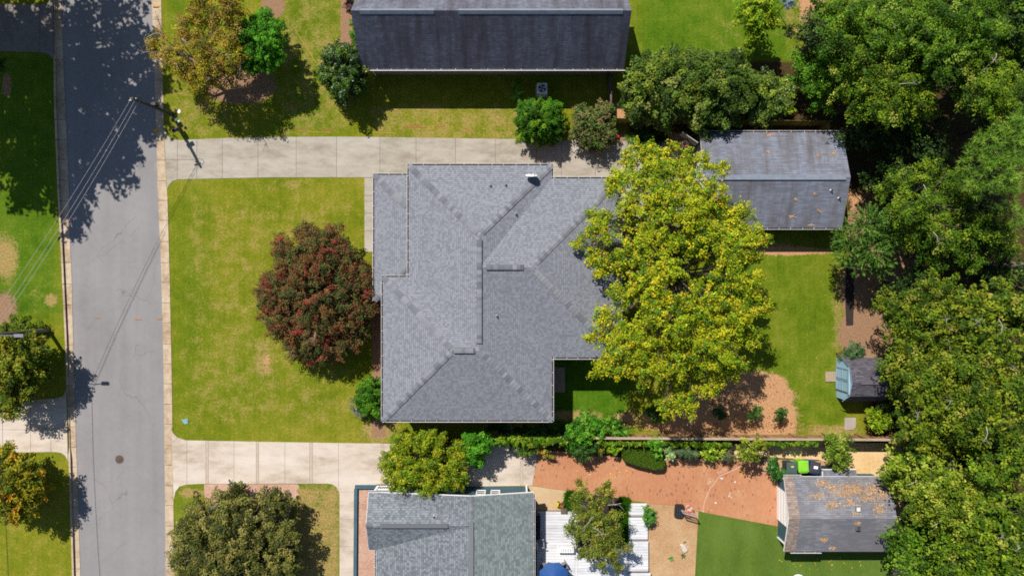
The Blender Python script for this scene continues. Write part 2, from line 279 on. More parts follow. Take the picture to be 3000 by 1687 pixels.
# lawns, with masks
def lawn(name, fx0, fx1, nc):
    Y = np.arange(-400, 2101, 8.0); T = np.linspace(0, 1, nc); nr = len(Y)
    X0 = np.array([fx0(y) for y in Y]); X1 = np.array([fx1(y) for y in Y])
    PX = X0[:, None] + (X1 - X0)[:, None] * T[None, :]; PY = np.repeat(Y[:, None], nc, 1)
    P = np.stack([(PX - 1500) / S, (843.5 - PY) / S, np.zeros_like(PX)], -1).reshape(-1, 3)
    i = np.arange(nr * nc).reshape(nr, nc); q = np.stack([i[1:, :-1], i[1:, 1:], i[:-1, 1:], i[:-1, :-1]], -1).reshape(-1, 4)
    me = bpy.data.meshes.new(name); me.from_pydata(P.tolist(), [], q.tolist()); me.update()
    x, y = PX.ravel(), PY.ravel()
    def el(cx, cy, rx, ry, s=0.5): d = np.hypot((x - cx) / rx, (y - cy) / ry); return np.clip((1 + s - d) / (2 * s), 0, 1)
    def rc(x0, y0, x1, y1, s=14.0): d = np.minimum(np.minimum(x - x0, x1 - x), np.minimum(y - y0, y1 - y)); return np.clip(0.5 + d / (2 * s), 0, 1)
    mx = lambda *a: np.maximum.reduce(a)
    lush = mx(rc(1560, 1000, 1850, 1260, 25) * 1.0, rc(1860, -60, 2330, 190, 40) * 0.85, rc(-300, 140, 180, 930, 30) * 0.85, rc(820, -60, 980, 400, 40) * 0.35, rc(490, -100, 660, 130, 30) * 0.6, rc(2050, 700, 2480, 1270, 30) * 0.5, el(560, 900, 60, 420, 0.7) * 0.35, el(640, 1100, 220, 140, 0.8) * 0.25, rc(500, 1400, 1000, 1800, 10) * 0.45)
    dry = mx(rc(480, 140, 700, 420, 40) * 0.5, rc(800, -100, 1040, 420, 50) * 0.48, rc(1080, 300, 1560, 420, 20) * 0.55, el(960, 170, 45, 110) * 0.65, el(850, 130, 40, 90) * 0.6, el(1120, 330, 60, 30) * 0.55, el(1450, 330, 50, 30) * 0.65, el(830, 542, 130, 22, .9) * 0.6, el(770, 1060, 34, 65, .9) * 0.85, el(900, 610, 120, 60) * 0.35,
             el(1110, 1260, 60, 45) * 0.85, el(690, 650, 130, 60) * 0.25, el(2130, 100, 46, 50, .9) * 0.5, el(2260, 730, 110, 22) * 0.9, el(2455, 900, 22, 200) * 0.6, el(2330, 1095, 80, 40, .9) * 0.4, el(2440, 1262, 120, 20) * 0.8, el(2330, 1220, 26, 60) * 0.6, el(545, 1035, 24, 70, .9) * 0.4, el(15, 755, 40, 66, .6) * 1.1, el(150, 880, 22, 22) * 1.0, el(125, 880, 60, 80) * 0.35, el(560, 1443, 34, 14) * 1.3,
             rc(860, 1420, 1000, 1800, 18) * 0.85, el(2330, 60, 70, 90) * 0.5, rc(0, 1480, 205, 1800, 20) * 0.3, el(1660, 1215, 120, 16) * 0.9, rc(520, 560, 1060, 1280, 60) * 0.42, el(700, 620, 120, 40, .9) * .5, el(900, 640, 120, 50, .9) * .52, el(620, 1150, 60, 90, .9) * .5)
    straw = mx(el(2215, 1180, 115, 95, 0.25), rc(1960, 1190, 2330, 1275, 18), el(2070, 1170, 100, 50, 0.5) * 0.7, el(1850, 1222, 110, 24, 0.6) * 0.55, el(2380, 20, 40, 60, 0.5), el(2300, 735, 150, 14, 0.4) * 0.8, rc(1800, 300, 1835, 352, 6), el(2050, 1248, 260, 22, 0.4) * 0.6, rc(2485, 560, 2580, 640, 20) * 0.8, el(780, 1062, 16, 40) * 0.5)
    mulch = mx(el(800, 18, 42, 45, 0.3) * .62, el(705, 250, 105, 56, 0.4), rc(998, -200, 1032, 138, 6), np.maximum.reduce([el(2560, 690, 80, 120, .3), el(2555, 850, 92, 150, .25), el(2540, 980, 84, 90, .3), rc(2540, 600, 2680, 1060, 16)]), el(4, 905, 56, 60, 0.8) * .8, rc(1800, 390, 2060, 420, 8), rc(1090, 735, 1130, 1280, 8), el(20, 90 + 160, 16, 40, 0.4) * 0.7, rc(2290, -200, 2400, 100, 10) * 0.2)
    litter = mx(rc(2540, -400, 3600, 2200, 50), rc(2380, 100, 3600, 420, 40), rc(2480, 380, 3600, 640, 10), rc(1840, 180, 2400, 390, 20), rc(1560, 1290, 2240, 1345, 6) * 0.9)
    for nm, arr in (('lush', lush), ('dry', dry), ('straw', straw), ('mulch', mulch), ('litter', litter)):
        a = me.attributes.new(nm, 'FLOAT', 'POINT'); a.data.foreach_set('value', arr.astype(np.float32))
    o = bpy.data.objects.new(name, me); COL.objects.link(o); me.materials.append(M['lawn']); ORG[o.name] = Vector((0, 0, 0)); tag(o, kind='structure'); return o
yard = lawn('lawn', lambda y: outR(y) - 1, lambda y: 3500, 380)
lawn('lawn', lambda y: -500, lambda y: outL(y) + 1, 112)
# kerbs with gutter pans, cast in lengths
def kerb(side):
    base = MB(); sgn = 1 if side == 'R' else -1; rd, ou = (roadR, outR) if side == 'R' else (roadL, outL)
    drops = [(352, 566), (1250, 1462)] if side == 'R' else [(5, 160), (1150, 1335)]
    base.add([p for y in ys for p in (W(rd(y), y, ZR - 0.05), W(ou(y), y, ZR - 0.05))], [(2 * i, 2 * i + 2, 2 * i + 3, 2 * i + 1) for i in range(len(ys) - 1)])
    par = base.build('curb', M['joint']); tag(par, kind='structure')
    y = -120.0
    while y < 1800:
        L = random.choice([58, 60, 118, 62]); y1 = y + L - 1.0; mb = MB(); st = []
        nn = max(2, int(L / 20) + 1)
        for k in range(nn):
            yy = y + (y1 - y) * k / (nn - 1); drop = any(a < yy < c for a, c in drops); zt = -0.05 if drop else 0.03
            a, o_ = rd(yy), ou(yy); kf = o_ - sgn * 6.5
            st.append([W(a - sgn * 0.5, yy, ZR - 0.04), W(a - sgn * 0.5, yy, ZR + 0.02), W(kf, yy, ZR + 0.005), W(kf + sgn * 1.0, yy, zt), W(o_, yy, zt), W(o_, yy, ZR - 0.04)])
        vs = [p for r in st for p in r]; n = 6
        fs = [(i * n + k, i * n + (k + 1) % n, (i + 1) * n + (k + 1) % n, (i + 1) * n + k) for i in range(nn - 1) for k in range(n)] + [tuple(range(n)), tuple(range((nn - 1) * n, nn * n))]
        if sgn < 0: fs = [f[::-1] for f in fs]
        mb.add(vs, fs); mb.build('curb_stone', M['kerb'], par); y += L
kerb('R'); kerb('L')
# slabs cut from an outline
def slabs(name, poly, cuts, mat, hcuts={}, z=0.02, ax=0, piece='slab', gap=0.45, bands=(), jm='joint'):
    pw = lambda P: [tuple(W(p[0], p[1])[:2]) for p in P]
    par = MB().prism(pw(poly), -0.06, 0.004).build(name, M[jm]); tag(par, kind='structure')
    lo, hi = min(p[ax] for p in poly), max(p[ax] for p in poly); cs = [lo - 1] + sorted(cuts) + [hi + 1]
    for a, c in zip(cs[:-1], cs[1:]):
        P = clipx(poly, a + gap, c - gap, ax)
        if len(P) < 3: continue
        if (a, c) in bands or any(abs(a - q[0]) < 0.1 and abs(c - q[1]) < 0.1 for q in bands):
            l2, h2 = min(p[1 - ax] for p in P), max(p[1 - ax] for p in P); mb = MB(); t = l2
            while t < h2 - 1:
                Q = clipx(P, t + 0.15, min(t + 3.6, h2) - 0.15, 1 - ax)
                if len(Q) >= 3: mb.prism(pw(Q), -0.02, z - 0.002)
                t += 3.6
            tag(mb.build('brick_band', M['bandbrick'], par), kind='stuff'); continue
        hc = next((v for k, v in hcuts.items() if a - 0.5 <= k <= c + 0.5), None)
        parts = [P] if hc is None else [clipx(P, l + gap, h - gap, 1 - ax) for l, h in zip([-9999] + hc, hc + [9999])]
        for Q in parts:
            if len(Q) >= 3: MB().prism(pw(Q), -0.05, z + random.uniform(-0.002, 0.002)).build(piece, mat, par)
    return par
M['palejoint'] = plain('pale_joint', C(188, 168, 148)); M['bandbrick'] = grain('band_brick', [C(206, 184, 164), C(232, 214, 198)], (3.0, 20.0), (0.5, 0.5))
ND = [(480, 362), (484, 385), (492, 400), (505, 409), (525, 411), (660, 405), (800, 402), (1000, 401), (1250, 404), (1505, 408), (1830, 415), (2062, 420), (2062, 668), (1830, 668), (1780, 600), (1640, 600), (1640, 521), (1067, 520), (800, 520), (640, 523), (522, 526), (506, 530), (496, 541), (490, 556)]
slabs('driveway', ND, [520, 577, 652, 756, 868, 986, 1113, 1219, 1335, 1451, 1572, 1645, 1744, 1868, 1960], M['concrete'], {500: [468], 550: [468], 1800: [560], 1900: [500, 590], 2000: [500, 590]})
slabs('walkway', [(1068, 521.5), (1150, 521.5), (1150, 738), (1068, 738)], [573, 625, 677], M['concrete'], ax=1)
SD = [(503, 1256), (507, 1268), (520, 1281), (545, 1289), (750, 1293), (1000, 1297), (1300, 1301), (1572, 1310), (1572, 1345), (1559, 1421), (1336, 1425), (1336, 1700), (1040, 1700), (1040, 1900), (995, 1900), (995, 1445), (988, 1428), (975, 1418), (960, 1415.5), (600, 1416), (548, 1418), (526, 1424), (514, 1440), (509, 1465)]
slabs('driveway', SD, [548, 603.5, 611, 686, 751, 758.5, 835, 907.5, 916, 992, 1117, 1125, 1240, 1434, 1524, 1532], M['paleconcrete'], {570: [1352], 1020: [1440, 1520, 1600]}, bands=((603.5, 611), (751, 758.5), (907.5, 916), (1117, 1125), (1524, 1532)), jm='palejoint')
slabs('driveway', [(-400, 10), (118, 14), (135, 13), (148, 2), (156, 0), (158, 178), (150, 168), (138, 158), (118, 154), (-400, 140)], [117], M['olddrive'])
slabs('driveway', [(-400, 1180), (60, 1176), (140, 1168), (165, 1166), (185, 1160), (194, 1142), (199, 1350), (193, 1335), (180, 1326), (165, 1323), (-400, 1330)], [-160, -70, 8, 90, 150], M['paleconcrete'], {50: [1258], 120: [1254], 170: [1254], -20: [1258]})
# patio of clay pavers, turf, chips, sand, small pads
def sheet(name, P, mat, z, kind='structure', t=0.05, parent=None): 
    o = MB().prism([tuple(W(*p)[:2]) for p in P], z - t, z).build(name, mat, parent); return tag(o, kind=kind) if parent is None else o
patio = sheet('brick_patio', [(1573, 1323), (1630, 1321), (1678, 1323), (1816, 1339), (1945, 1343), (2164, 1347), (2232, 1339), (2234, 1376), (2281, 1378), (2281, 1541), (2047, 1497), (1978, 1479), (1905, 1473), (1844, 1464), (1658, 1436), (1559, 1422), (1573, 1343)], M['paver'], 0.018)
sheet('turf', [(2047, 1498), (2281, 1542), (2281, 1420), (2620, 1420), (2620, 1655), (2590, 1800), (2030, 1800)], M['turf'], 0.014)
sheet('wood_chip_bed', [(1895, 1471), (1905, 1474), (1978, 1480), (2046, 1498), (2030, 1800), (1880, 1800)], M['chips'], 0.010)
sheet('concrete_pad', [(1559, 1423), (1658, 1437), (1660, 1500), (1540, 1500), (1540, 1423)], M['beigepad'], 0.016)
sheet('sand_path', [(2150, 1300), (2400, 1297), (2700, 1297), (2720, 1420), (2700, 1800), (2600, 1800), (2612, 1480), (2590, 1400), (2500, 1385), (2400, 1346), (2240, 1337), (2150, 1340)], M['sand'], 0.008)
sheet('mulch_bed', [(2234, 1340), (2400, 1347), (2500, 1387), (2500, 1400), (2234, 1377)], M['chips'], 0.022)
sheet('mulch_bed', [(1050, 1428), (1340, 1428), (1340, 1800), (1050, 1800)], M['pinkchips'], 0.026)
sheet('mulch_bed', [(598, 1417.5), (640, 1417), (760, 1417), (872, 1417.5), (878, 1426), (868, 1436), (876, 1448), (862, 1462), (850, 1500), (840, 1560), (820, 1640), (700, 1700), (640, 1640), (604, 1520), (608, 1470), (598, 1450)], M['pinkchips'], 0.008)
sheet('dark_mulch_bed', [(2478, 760), (2500, 760), (2501, 868), (2499, 952), (2479, 953), (2476, 880)], M['darkmulch'], 0.03)
# timber edging of the bed by the bins
ed = thing('bed_edging', 'thin timber edging around the mulch bed beside the wheelie bins', 'edging', W(2234, 1357))
for p, q in (((2234, 1340), (2398, 1346)), ((2234, 1340), (2231, 1377)), ((2231, 1377), (2250, 1379))):
    P, Q = W(*p), W(*q); d = Q - P; MB().box((P + Q) / 2 + Vector((0, 0, 0.05)), (d.length, 0.04, 0.12), math.atan2(d.y, d.x)).build('board', M['fencegrey'], ed)
# loose pads and lids
def pad(name, label, cat, P, mat, h=0.05, gr=None): o = MB().prism([tuple(W(*p)[:2]) for p in P], 0.0, h).build(name, mat, bevel=0.01); tag(o, label, cat, gr); return o
step = thing('doorstep', 'low weathered board platform before the blue shed door', 'platform', W(2432, 1103))
for k in range(4): MB().prism([tuple(W(2417 + 8 * k + a, yy)[:2]) for a, yy in ((0.3, 1088), (7.6, 1088), (7.6, 1117), (0.3, 1117))], 0.0, 0.07).build('plank', M['pad'], step)
pad('paving_slab', 'square grey paving slab lying in the grass by the yellow shrub', 'slab', [(2474, 1223), (2507, 1223), (2506, 1250), (2500, 1258), (2474, 1259)], grain('slab_grey', [C(172, 158, 148), C(206, 194, 184)], (1.0, 20.0), (0.5, 0.5)))
pad('concrete_landing', 'brown concrete landing on the shaded grass beside the hip-roofed house', 'landing', [(1590, 1073), (1655, 1075), (1655, 1148), (1590, 1148)], M['pad'], 0.08)
pad('meter_lid', 'pale teal plastic utility lid set in the front lawn', 'lid', [(532, 1229), (551, 1225), (551, 1241), (541, 1242)], plain('teal_plastic', C(140, 190, 190)), 0.04)
pad('valve_lid', 'small round white lid in the grass by the wooden utility pole', 'lid', [(525 + 5 * math.cos(a), 327 + 7 * math.sin(a)) for a in np.linspace(0, 6.28, 12)[:-1]], M['offwhite'], 0.03)
mh = thing('manhole_cover', 'round brown iron manhole cover set in the road', 'manhole', W(350, 1345, ZR))
iron = grain('rusty_iron', [C(92, 74, 66), C(134, 112, 100)], (3.0, 25.0), (0.5, 0.5))
MB().lathe(W(350, 1345, ZR), [(0.33, 0.0), (0.33, 0.006), (0.29, 0.009), (0.29, 0.004), (0.0, 0.004)], 24).build('rim', M['olddrive'], mh)
mb = MB(); mb.lathe(W(350, 1345, ZR), [(0.285, 0.0), (0.285, 0.010), (0.0, 0.010)], 24)
for k in range(-3, 4): mb.box(W(350 + k * 3.0, 1345, ZR + 0.013), (0.03, 2 * math.sqrt(0.07 - (k * 0.07) ** 2), 0.008))
mb.build('lid', iron, mh)
pt = MB(); 
for x0, y0, x1, y1 in ((449, 474, 460, 512),): pt.prism([tuple(W(*p)[:2]) for p in ((x0, y0), (x1, y0), (x1 + 1, y1), (x0 + 1, y1))], ZR - 0.01, ZR + 0.004)
pt.build('road_patch', grain('patch', [C(150, 146, 146), C(178, 172, 170)], (3.0, 30.0), (0.5, 0.5)), road)
# survey paint on road, kerb and grass (flat paint)
paint = {'yellow_paint': plain('yellow_paint', C(236, 176, 40)), 'red_paint': plain('red_paint', C(176, 84, 40)), 'orange_paint': plain('orange_paint', C(206, 138, 52))}
def stroke(name, pts, wd, mat, parent, z, dash=None):
    mb = MB()
    for p, q in zip(pts[:-1], pts[1:]):
        P, Q = W(*p, z), W(*q, z); d = Q - P
        if d.length < 1e-3: continue
        n = Vector((-d.y, d.x, 0)).normalized() * wd / S / 2; j = 0.7 + 0.6 * random.random()
        mb.face([P - n * j, P + n, Q + n * j, Q - n])
        if mb.f and (Vector(mb.v[-3]) - Vector(mb.v[-4])).cross(Vector(mb.v[-2]) - Vector(mb.v[-4])).z < 0: mb.f[-1] = mb.f[-1][::-1]
    return mb.build(name, mat, parent)
stroke('paint_mark', [(443, 15), (452, 16), (460, 14), (471, 16)], 4, paint['yellow_paint'], road, 0.035)
stroke('paint_mark', [(452, 382), (457, 388), (462, 382)], 6, paint['yellow_paint'], road, ZR + 0.03); stroke('paint_mark', [(457, 376), (457, 396)], 5, paint['yellow_paint'], road, ZR + 0.031)
for a, b_ in (((458, 935), (474, 933)), ((394, 935), (414, 936)), ((278, 931), (291, 931))): stroke('paint_mark', [a, b_], 3 if a[0] > 400 else 2, paint['orange_paint'], road, ZR + 0.026)
for pts in ([(816, 304), (834, 303)], [(846, 304), (872, 301)], [(947, 305), (967, 305)], [(870, 379), (900, 376)], [(945, 384), (975, 377)], [(1199, 366), (1228, 368)], [(1180, 373), (1250, 374)], [(1278, 371), (1303, 371)], [(1358, 376), (1378, 384), (1390, 402)]): stroke('paint_mark', pts, 2.2, paint['red_paint'], yard, 0.006)
for pts in ([(864, 88), (885, 120), (905, 150), (925, 185)],): stroke('paint_mark', pts, 1.4, paint['orange_paint'], yard, 0.006)
for pts in ([(1281, 325), (1281, 365)], [(900, 386), (970, 388)], [(1090, 388), (1160, 390)]): stroke('paint_mark', pts, 1.0, paint['yellow_paint'], yard, 0.006)
# chalk on the pavers
chalk = plain('white_chalk', C(246, 214, 190)); bright = plain('bright_chalk', C(240, 232, 226)); zc = 0.024
path = [(2058, 1497), (2061, 1485), (2064, 1470), (2070, 1455), (2076, 1440), (2082, 1428), (2092, 1416), (2103, 1401), (2112, 1392), (2122, 1388), (2135, 1382), (2152, 1375), (2160, 1371), (2170, 1363)]
stroke('chalk_line', path, 1.6, chalk, patio, zc)
def letters(txt, x, y, ang, h, wd):
    G = {'P': [[(0, 0), (0, 1), (.55, .95), (.6, .6), (0, .5)]], 'A': [[(0, 0), (.3, 1), (.65, 0)], [(.12, .4), (.52, .4)]], 'T': [[(-.05, 1), (.65, 1)], [(.3, 1), (.3, 0)]], 'H': [[(0, 0), (0, 1)], [(.55, 0), (.55, 1)], [(0, .5), (.55, .5)]], 'N': [[(0, 0), (0, 1), (.6, 0), (.6, 1)]], 'O': [[(.3 + .33 * math.cos(t), .5 + .5 * math.sin(t)) for t in np.linspace(0, 6.28, 10)]]}
    ca, sa = math.cos(ang), math.sin(ang)
    for i, ch in enumerate(txt):
        for ln in G[ch]: stroke('chalk_letter', [(x + ca * (u + i * wd) * h - sa * v * h, y - sa * (u + i * wd) * h - ca * v * h) for u, v in ln], 1.1, chalk, patio, zc)
letters('PATH', 2106, 1391, 0.52, 9.5, 0.78); letters('NO', 2080, 1421, 0.98, 13, 0.85)
MB().prism([tuple(W(*p)[:2]) for p in ((2107.5, 1398.5), (2120, 1398), (2114, 1404.5))], zc - 0.004, zc).build('chalk_arrow', bright, patio)
for x, y, r, c_ in ((2153, 1411, 3, bright), (2166, 1414, 2, chalk), (2164, 1438, 2, bright), (2136, 1452, 3, bright), (2096, 1472, 3.5, bright), (2084, 1493, 1.6, chalk), (2059, 1496, 2.5, bright)):
    MB().prism([tuple(W(x + r * random.uniform(.6, 1.2) * math.cos(a), y + r * random.uniform(.6, 1.2) * math.sin(a))[:2]) for a in np.linspace(0, 6.28, 9)[:-1]], zc - 0.004, zc).build('chalk_smudge', c_, patio)
stroke('chalk_line', [(2139, 1441), (2138, 1452), (2145, 1458)], 1.6, bright, patio, zc)
stroke('paint_mark', [(2180, 1370), (2180, 1377)], 6, paint['yellow_paint'], patio, zc); stroke('paint_mark', [(2173, 1378), (2171, 1392), (2170, 1400)], 2.5, paint['yellow_paint'], patio, zc)
# ---------------------------------------------------------------- buildings
CAPM = {}
M['gutterw'] = plain('gutter_white', (0.62, 0.60, 0.60), 0.5)
M['capn'] = grain('north_ridge', [C(128, 136, 150), C(158, 168, 182)], (2.0, 15.0), (0.5, 0.5)); M['capd'] = grain('shed_ridge', [C(96, 92, 100), C(122, 118, 126)], (2.0, 15.0), (0.5, 0.5))
def capmesh(wd, ln, pit):
    key = (round(wd, 2), round(ln, 2), round(pit, 2))
    if key not in CAPM:
        h = wd / 2; vs = []
        for x, dz in ((-ln / 2, 0.022), (ln / 2, 0.004)):
            vs += [(x, -h, -h * pit + dz), (x, 0, dz + 0.004), (x, h, -h * pit + dz), (x, h, -h * pit - 0.01), (x, 0, -0.01), (x, -h, -h * pit - 0.01)]
        me = bpy.data.meshes.new('ridge_cap'); me.from_pydata(vs, [], [(0, 6, 7, 1), (1, 7, 8, 2), (2, 8, 9, 3), (5, 11, 6, 0), (0, 1, 4, 5), (1, 2, 3, 4), (7, 6, 11, 10), (8, 7, 10, 9)]); me.materials.append(M['cap']); CAPM[key] = me
        me.update()
    return CAPM[key]
def caps(parent, p, q, wd=0.30, sp=0.25, pit=0.25, skip=0.0, name='ridge_cap', mat=None):
    p, q = Vector(p), Vector(q); d = q - p; L = d.length; d.normalize(); me = capmesh(wd, sp * 1.08, pit); n = max(1, int((L - skip) / sp))
    y = Vector((0, 0, 1)).cross(d).normalized(); z = d.cross(y); R = Matrix((d, y, z)).transposed().to_4x4(); org = ORG[parent.name]
    for k in range(n):
        o = bpy.data.objects.new(name, me); COL.objects.link(o); o.parent = parent
        if name != 'ridge_cap' or True: o.matrix_local = Matrix.Translation(p + d * (sp * (k + 0.5)) - org + z * 0.026) @ R
def rail(parent, name, p, q, wd, ht, mat, dz=0.0):
    p, q = Vector(p), Vector(q); d = (q - p); L = d.length; d.normalize(); y = Vector((0, 0, 1)).cross(d).normalized(); z = d.cross(y)
    return MB().box((p + q) / 2 + z * dz, (L, wd, ht), M=Matrix((d, y, z)).transposed()).build(name, mat, parent)
def gutter(parent, p, q, out, z, hang=0.85, lipw=0.022):
    p, q, out = Vector((*p, z)), Vector((*q, z)), Vector((*out, 0)); d = q - p; L = d.length; a = math.atan2(d.y, d.x); mid = (p + q) / 2
    g = MB(); g.box(mid + out * 0.115 + Vector((0, 0, -0.035)), (L + 0.1, lipw, 0.09), a)
    k = 0.2
    while k < L: g.box(p + d.normalized() * k + out * 0.06 + Vector((0, 0, 0.008)), (0.022, 0.13, 0.012), a); k += hang * random.uniform(0.85, 1.15)
    o = g.build('gutter', M['gutterw'], parent); MB().box(mid + out * 0.055 + Vector((0, 0, -0.075)), (L + 0.1, 0.085, 0.012), a).build('gutter_bed', M['channel'], o); return o
def fascia(parent, outline, z, h=0.14, mat='white', soffit=True):
    P = outline; mb = MB(); n = len(P); A = sum(P[i][0] * P[(i + 1) % n][1] - P[(i + 1) % n][0] * P[i][1] for i in range(n)); P = P if A > 0 else P[::-1]
    mb.add([(*p, z - h) for p in P] + [(*p, z - 0.012) for p in P], [(i, (i + 1) % n, n + (i + 1) % n, n + i) for i in range(n)]); f = mb.build('fascia', M[mat], parent)
    if soffit: MB().add([(*p, z - h) for p in P], [tuple(range(n))[::-1]]).build('soffit', M['soffit'], parent)
def up(faces, name, mat, parent):
    b = MB()
    for f in faces:
        f = [Vector(v) for v in f]; n = sum(((f[i] - f[0]).cross(f[i + 1] - f[0]) for i in range(1, len(f) - 1)), Vector())
        b.face(f if n.z > 0 else f[::-1])
    return b.build(name, mat, parent, uv=True)
def window(parent, c, nrm, wd, ht, door=False):
    c, n = Vector(c), Vector((*nrm, 0)); a = math.atan2(n.y, n.x) - math.pi / 2; t = Vector((-n.y, n.x, 0)); f = MB()
    for sx in (-1, 1): f.box(c + t * sx * wd / 2 + n * 0.02, (0.08, 0.08, ht + 0.08), a)
    for sz in (-1, 1): f.box(c + Vector((0, 0, sz * ht / 2)) + n * 0.022, (wd, 0.084, 0.08), a)
    if not door: f.box(c + n * 0.018, (wd, 0.05, 0.04), a)
    o = f.build('door' if door else 'window', M['white'], parent)
    MB().box(c + n * 0.005, (wd - 0.02, 0.03, ht - 0.02), a).build('door_panel' if door else 'pane', M['white'] if door else M['glass'], o); return o
def vent(parent, p, r=0.04, h=0.22):
    p = Vector(p); o = MB().lathe(p - Vector((0, 0, 0.1)), [(r, 0), (r, h + 0.1), (r * 0.6, h + 0.1), (r * 0.6, h)], 10).build('vent_pipe', M['charcoal'], parent)
    MB().lathe(p, [(0.13, -0.02), (0.12, 0.02), (r * 1.3, 0.07), (r * 1.1, 0.1)], 10).build('flashing', M['metal'], o)
# ---- main house: hip roof in an L with a wing and a porch
z0 = 3.5; k0 = (H - z0) / F; X = lambda px: (px - 1500) * k0; Y = lambda py: (843.5 - py) * k0
W1, E1, N1, S1 = X(1197.5), X(1617), Y(484.5), Y(1231); hw = (E1 - W1) / 2; W2, ST = X(1122), S1 + 2 * hw; NW_, SW_, EW = Y(523), Y(1047), X(1817)
pt_ = 0.27; zr = z0 + hw * pt_; rx = W1 + hw; yr = (NW_ + SW_) / 2; hww = (NW_ - SW_) / 2
hs = thing('house', 'large hip-roofed house with light grey shingles and a front porch roof', 'house', (0, -1, 0))
e = lambda x, y: (x, y, z0)
A, B_, Cc, D, E_, G, Hh, I, J, Kk = e(W1, N1), e(E1, N1), e(E1, NW_), e(EW, NW_), e(EW, SW_), e(E1, SW_), e(E1, S1), e(W2, S1), e(W2, ST), e(W1, ST)
R1, R2, R3, R4, R5 = (rx, N1 - hw, zr), (rx, S1 + hw, zr), (W2 + hw, S1 + hw, zr), (EW - hww, yr, zr), (rx, yr, zr)
roof = up([(A, B_, R1), (A, Kk, R2, R1), (J, Kk, R2, R3), (I, J, R3), (I, R3, R2, Hh), (Hh, R2, R5, G), (B_, Cc, R5, R1), (Cc, D, R4, R5), (G, R5, R4, E_), (D, E_, R4)], 'roof', M['roof_main'], hs)
OUT = [p[:2] for p in (A, B_, Cc, D, E_, G, Hh, I, J, Kk)]
fascia(hs, OUT, z0); MB().prism(inset(OUT, 0.4), 0.0, z0 - 0.15).build('wall', M['brickwall'], hs)
for p, q in ((A, R1), (B_, R1), (J, R3), (I, R3), (Hh, R2), (D, R4), (E_, R4)): caps(hs, p, q, 0.40, pit=0.17, skip=0.2)
caps(hs, R3, R2, 0.34, 0.25, 0.3)
for p, q in (((rx, N1 - hw - 0.3, zr), (rx, S1 + hw + 0.45, zr)), ((rx + 0.45, yr, zr), (R4[0] - 0.5, yr, zr)), ((R3[0] + 0.1, R3[1], zr), (rx - 0.3, R3[1], zr))):
    v_ = rail(hs, 'ridge_vent', p, q, 0.36, 0.045, M['capd'], 0.02)
    caps(hs, Vector(p) + Vector((0, 0, 0.045)), Vector(q) + Vector((0, 0, 0.045)), 0.32, 0.25, 0.06)
for p, q, o_ in ((A, B_, (0, 1)), (B_, Cc, (1, 0)), (Cc, D, (0, 1)), (D, E_, (1, 0)), (G, E_, (0, -1)), (G, Hh, (1, 0)), (I, Hh, (0, -1)), (I, J, (-1, 0)), (J, Kk, (0, 1)), (Kk, A, (-1, 0))): gutter(hs, p[:2], q[:2], o_, z0)
def onmain(px, py): # point on the roof under a photo pixel
    best = None
    for f in roof.data.polygons:
        n = f.normal; q = ORG[roof.name] + roof.data.vertices[f.vertices[0]].co; r = Vector(((px - 1500) / F, (843.5 - py) / F, -1)); o = Vector((0, 0, H)); t = (q - o).dot(n) / r.dot(n); P = o + r * t
        vs = [ORG[roof.name] + roof.data.vertices[i].co for i in f.vertices]
        if all(((vs[(i + 1) % len(vs)] - vs[i]).cross(P - vs[i])).z > -1e-6 for i in range(len(vs))) : best = P if best is None or P.z > best.z else best
    return best
for px, py in ((1437, 545), (1482, 543), (1512, 628), (1456, 926)):
    P = onmain(px, py); 
    if P: vent(hs, P)
# porch roof, lower, tucked below the main eave
zp = 2.72; kp = (H - zp) / F; Xp, Yp = (lambda px: (px - 1500) * kp), (lambda py: (843.5 - py) * kp)
pw, pn, ps = Xp(1097), Yp(513), Yp(880); pe = W1 + 0.35; pp = (3.42 - zp) / (pe - pw); hpz = 3.42; dx = pe - pw
porch = thing('porch', 'narrow shingled porch roof on white posts along the front of the hip-roofed house', 'porch', (pw, (pn + ps) / 2, 0))
up([((pw, pn, zp), (pw, ps, zp), (pe, ps + dx, hpz), (pe, pn - dx, hpz)), ((pw, pn, zp), (pe, pn, zp), (pe, pn - dx, hpz)), ((pw, ps, zp), (pe, ps, zp), (pe, ps + dx, hpz))], 'roof', M['roof_main'], porch)
fascia(porch, [(pw, pn), (pe, pn), (pe, ps), (pw, ps)], zp); gutter(porch, (pw, pn), (pw, ps), (-1, 0), zp); gutter(porch, (pw, pn), (W1, pn), (0, 1), zp)
caps(porch, (pw, pn, zp), (pe, pn - dx, hpz), wd=0.40, pit=0.17, skip=0.6); caps(porch, (pw, ps, zp), (pe, ps + dx, hpz), wd=0.40, pit=0.17, skip=0.6)
for k in range(4): MB().box((pw + 0.35, pn - 0.35 - (pn - ps - 0.9) * k / 3, (zp - 0.14) / 2), (0.16, 0.16, zp - 0.14)).build('post', M['white'], porch)
MB().prism([(pw + 0.1, pn - 0.1), (pe + 0.5, pn - 0.1), (pe + 0.5, ST), (W2 + 0.3, ST), (W2 + 0.3, ps), (pw + 0.1, ps)], 0.0, 0.35).build('porch_floor', M['concrete'], porch)
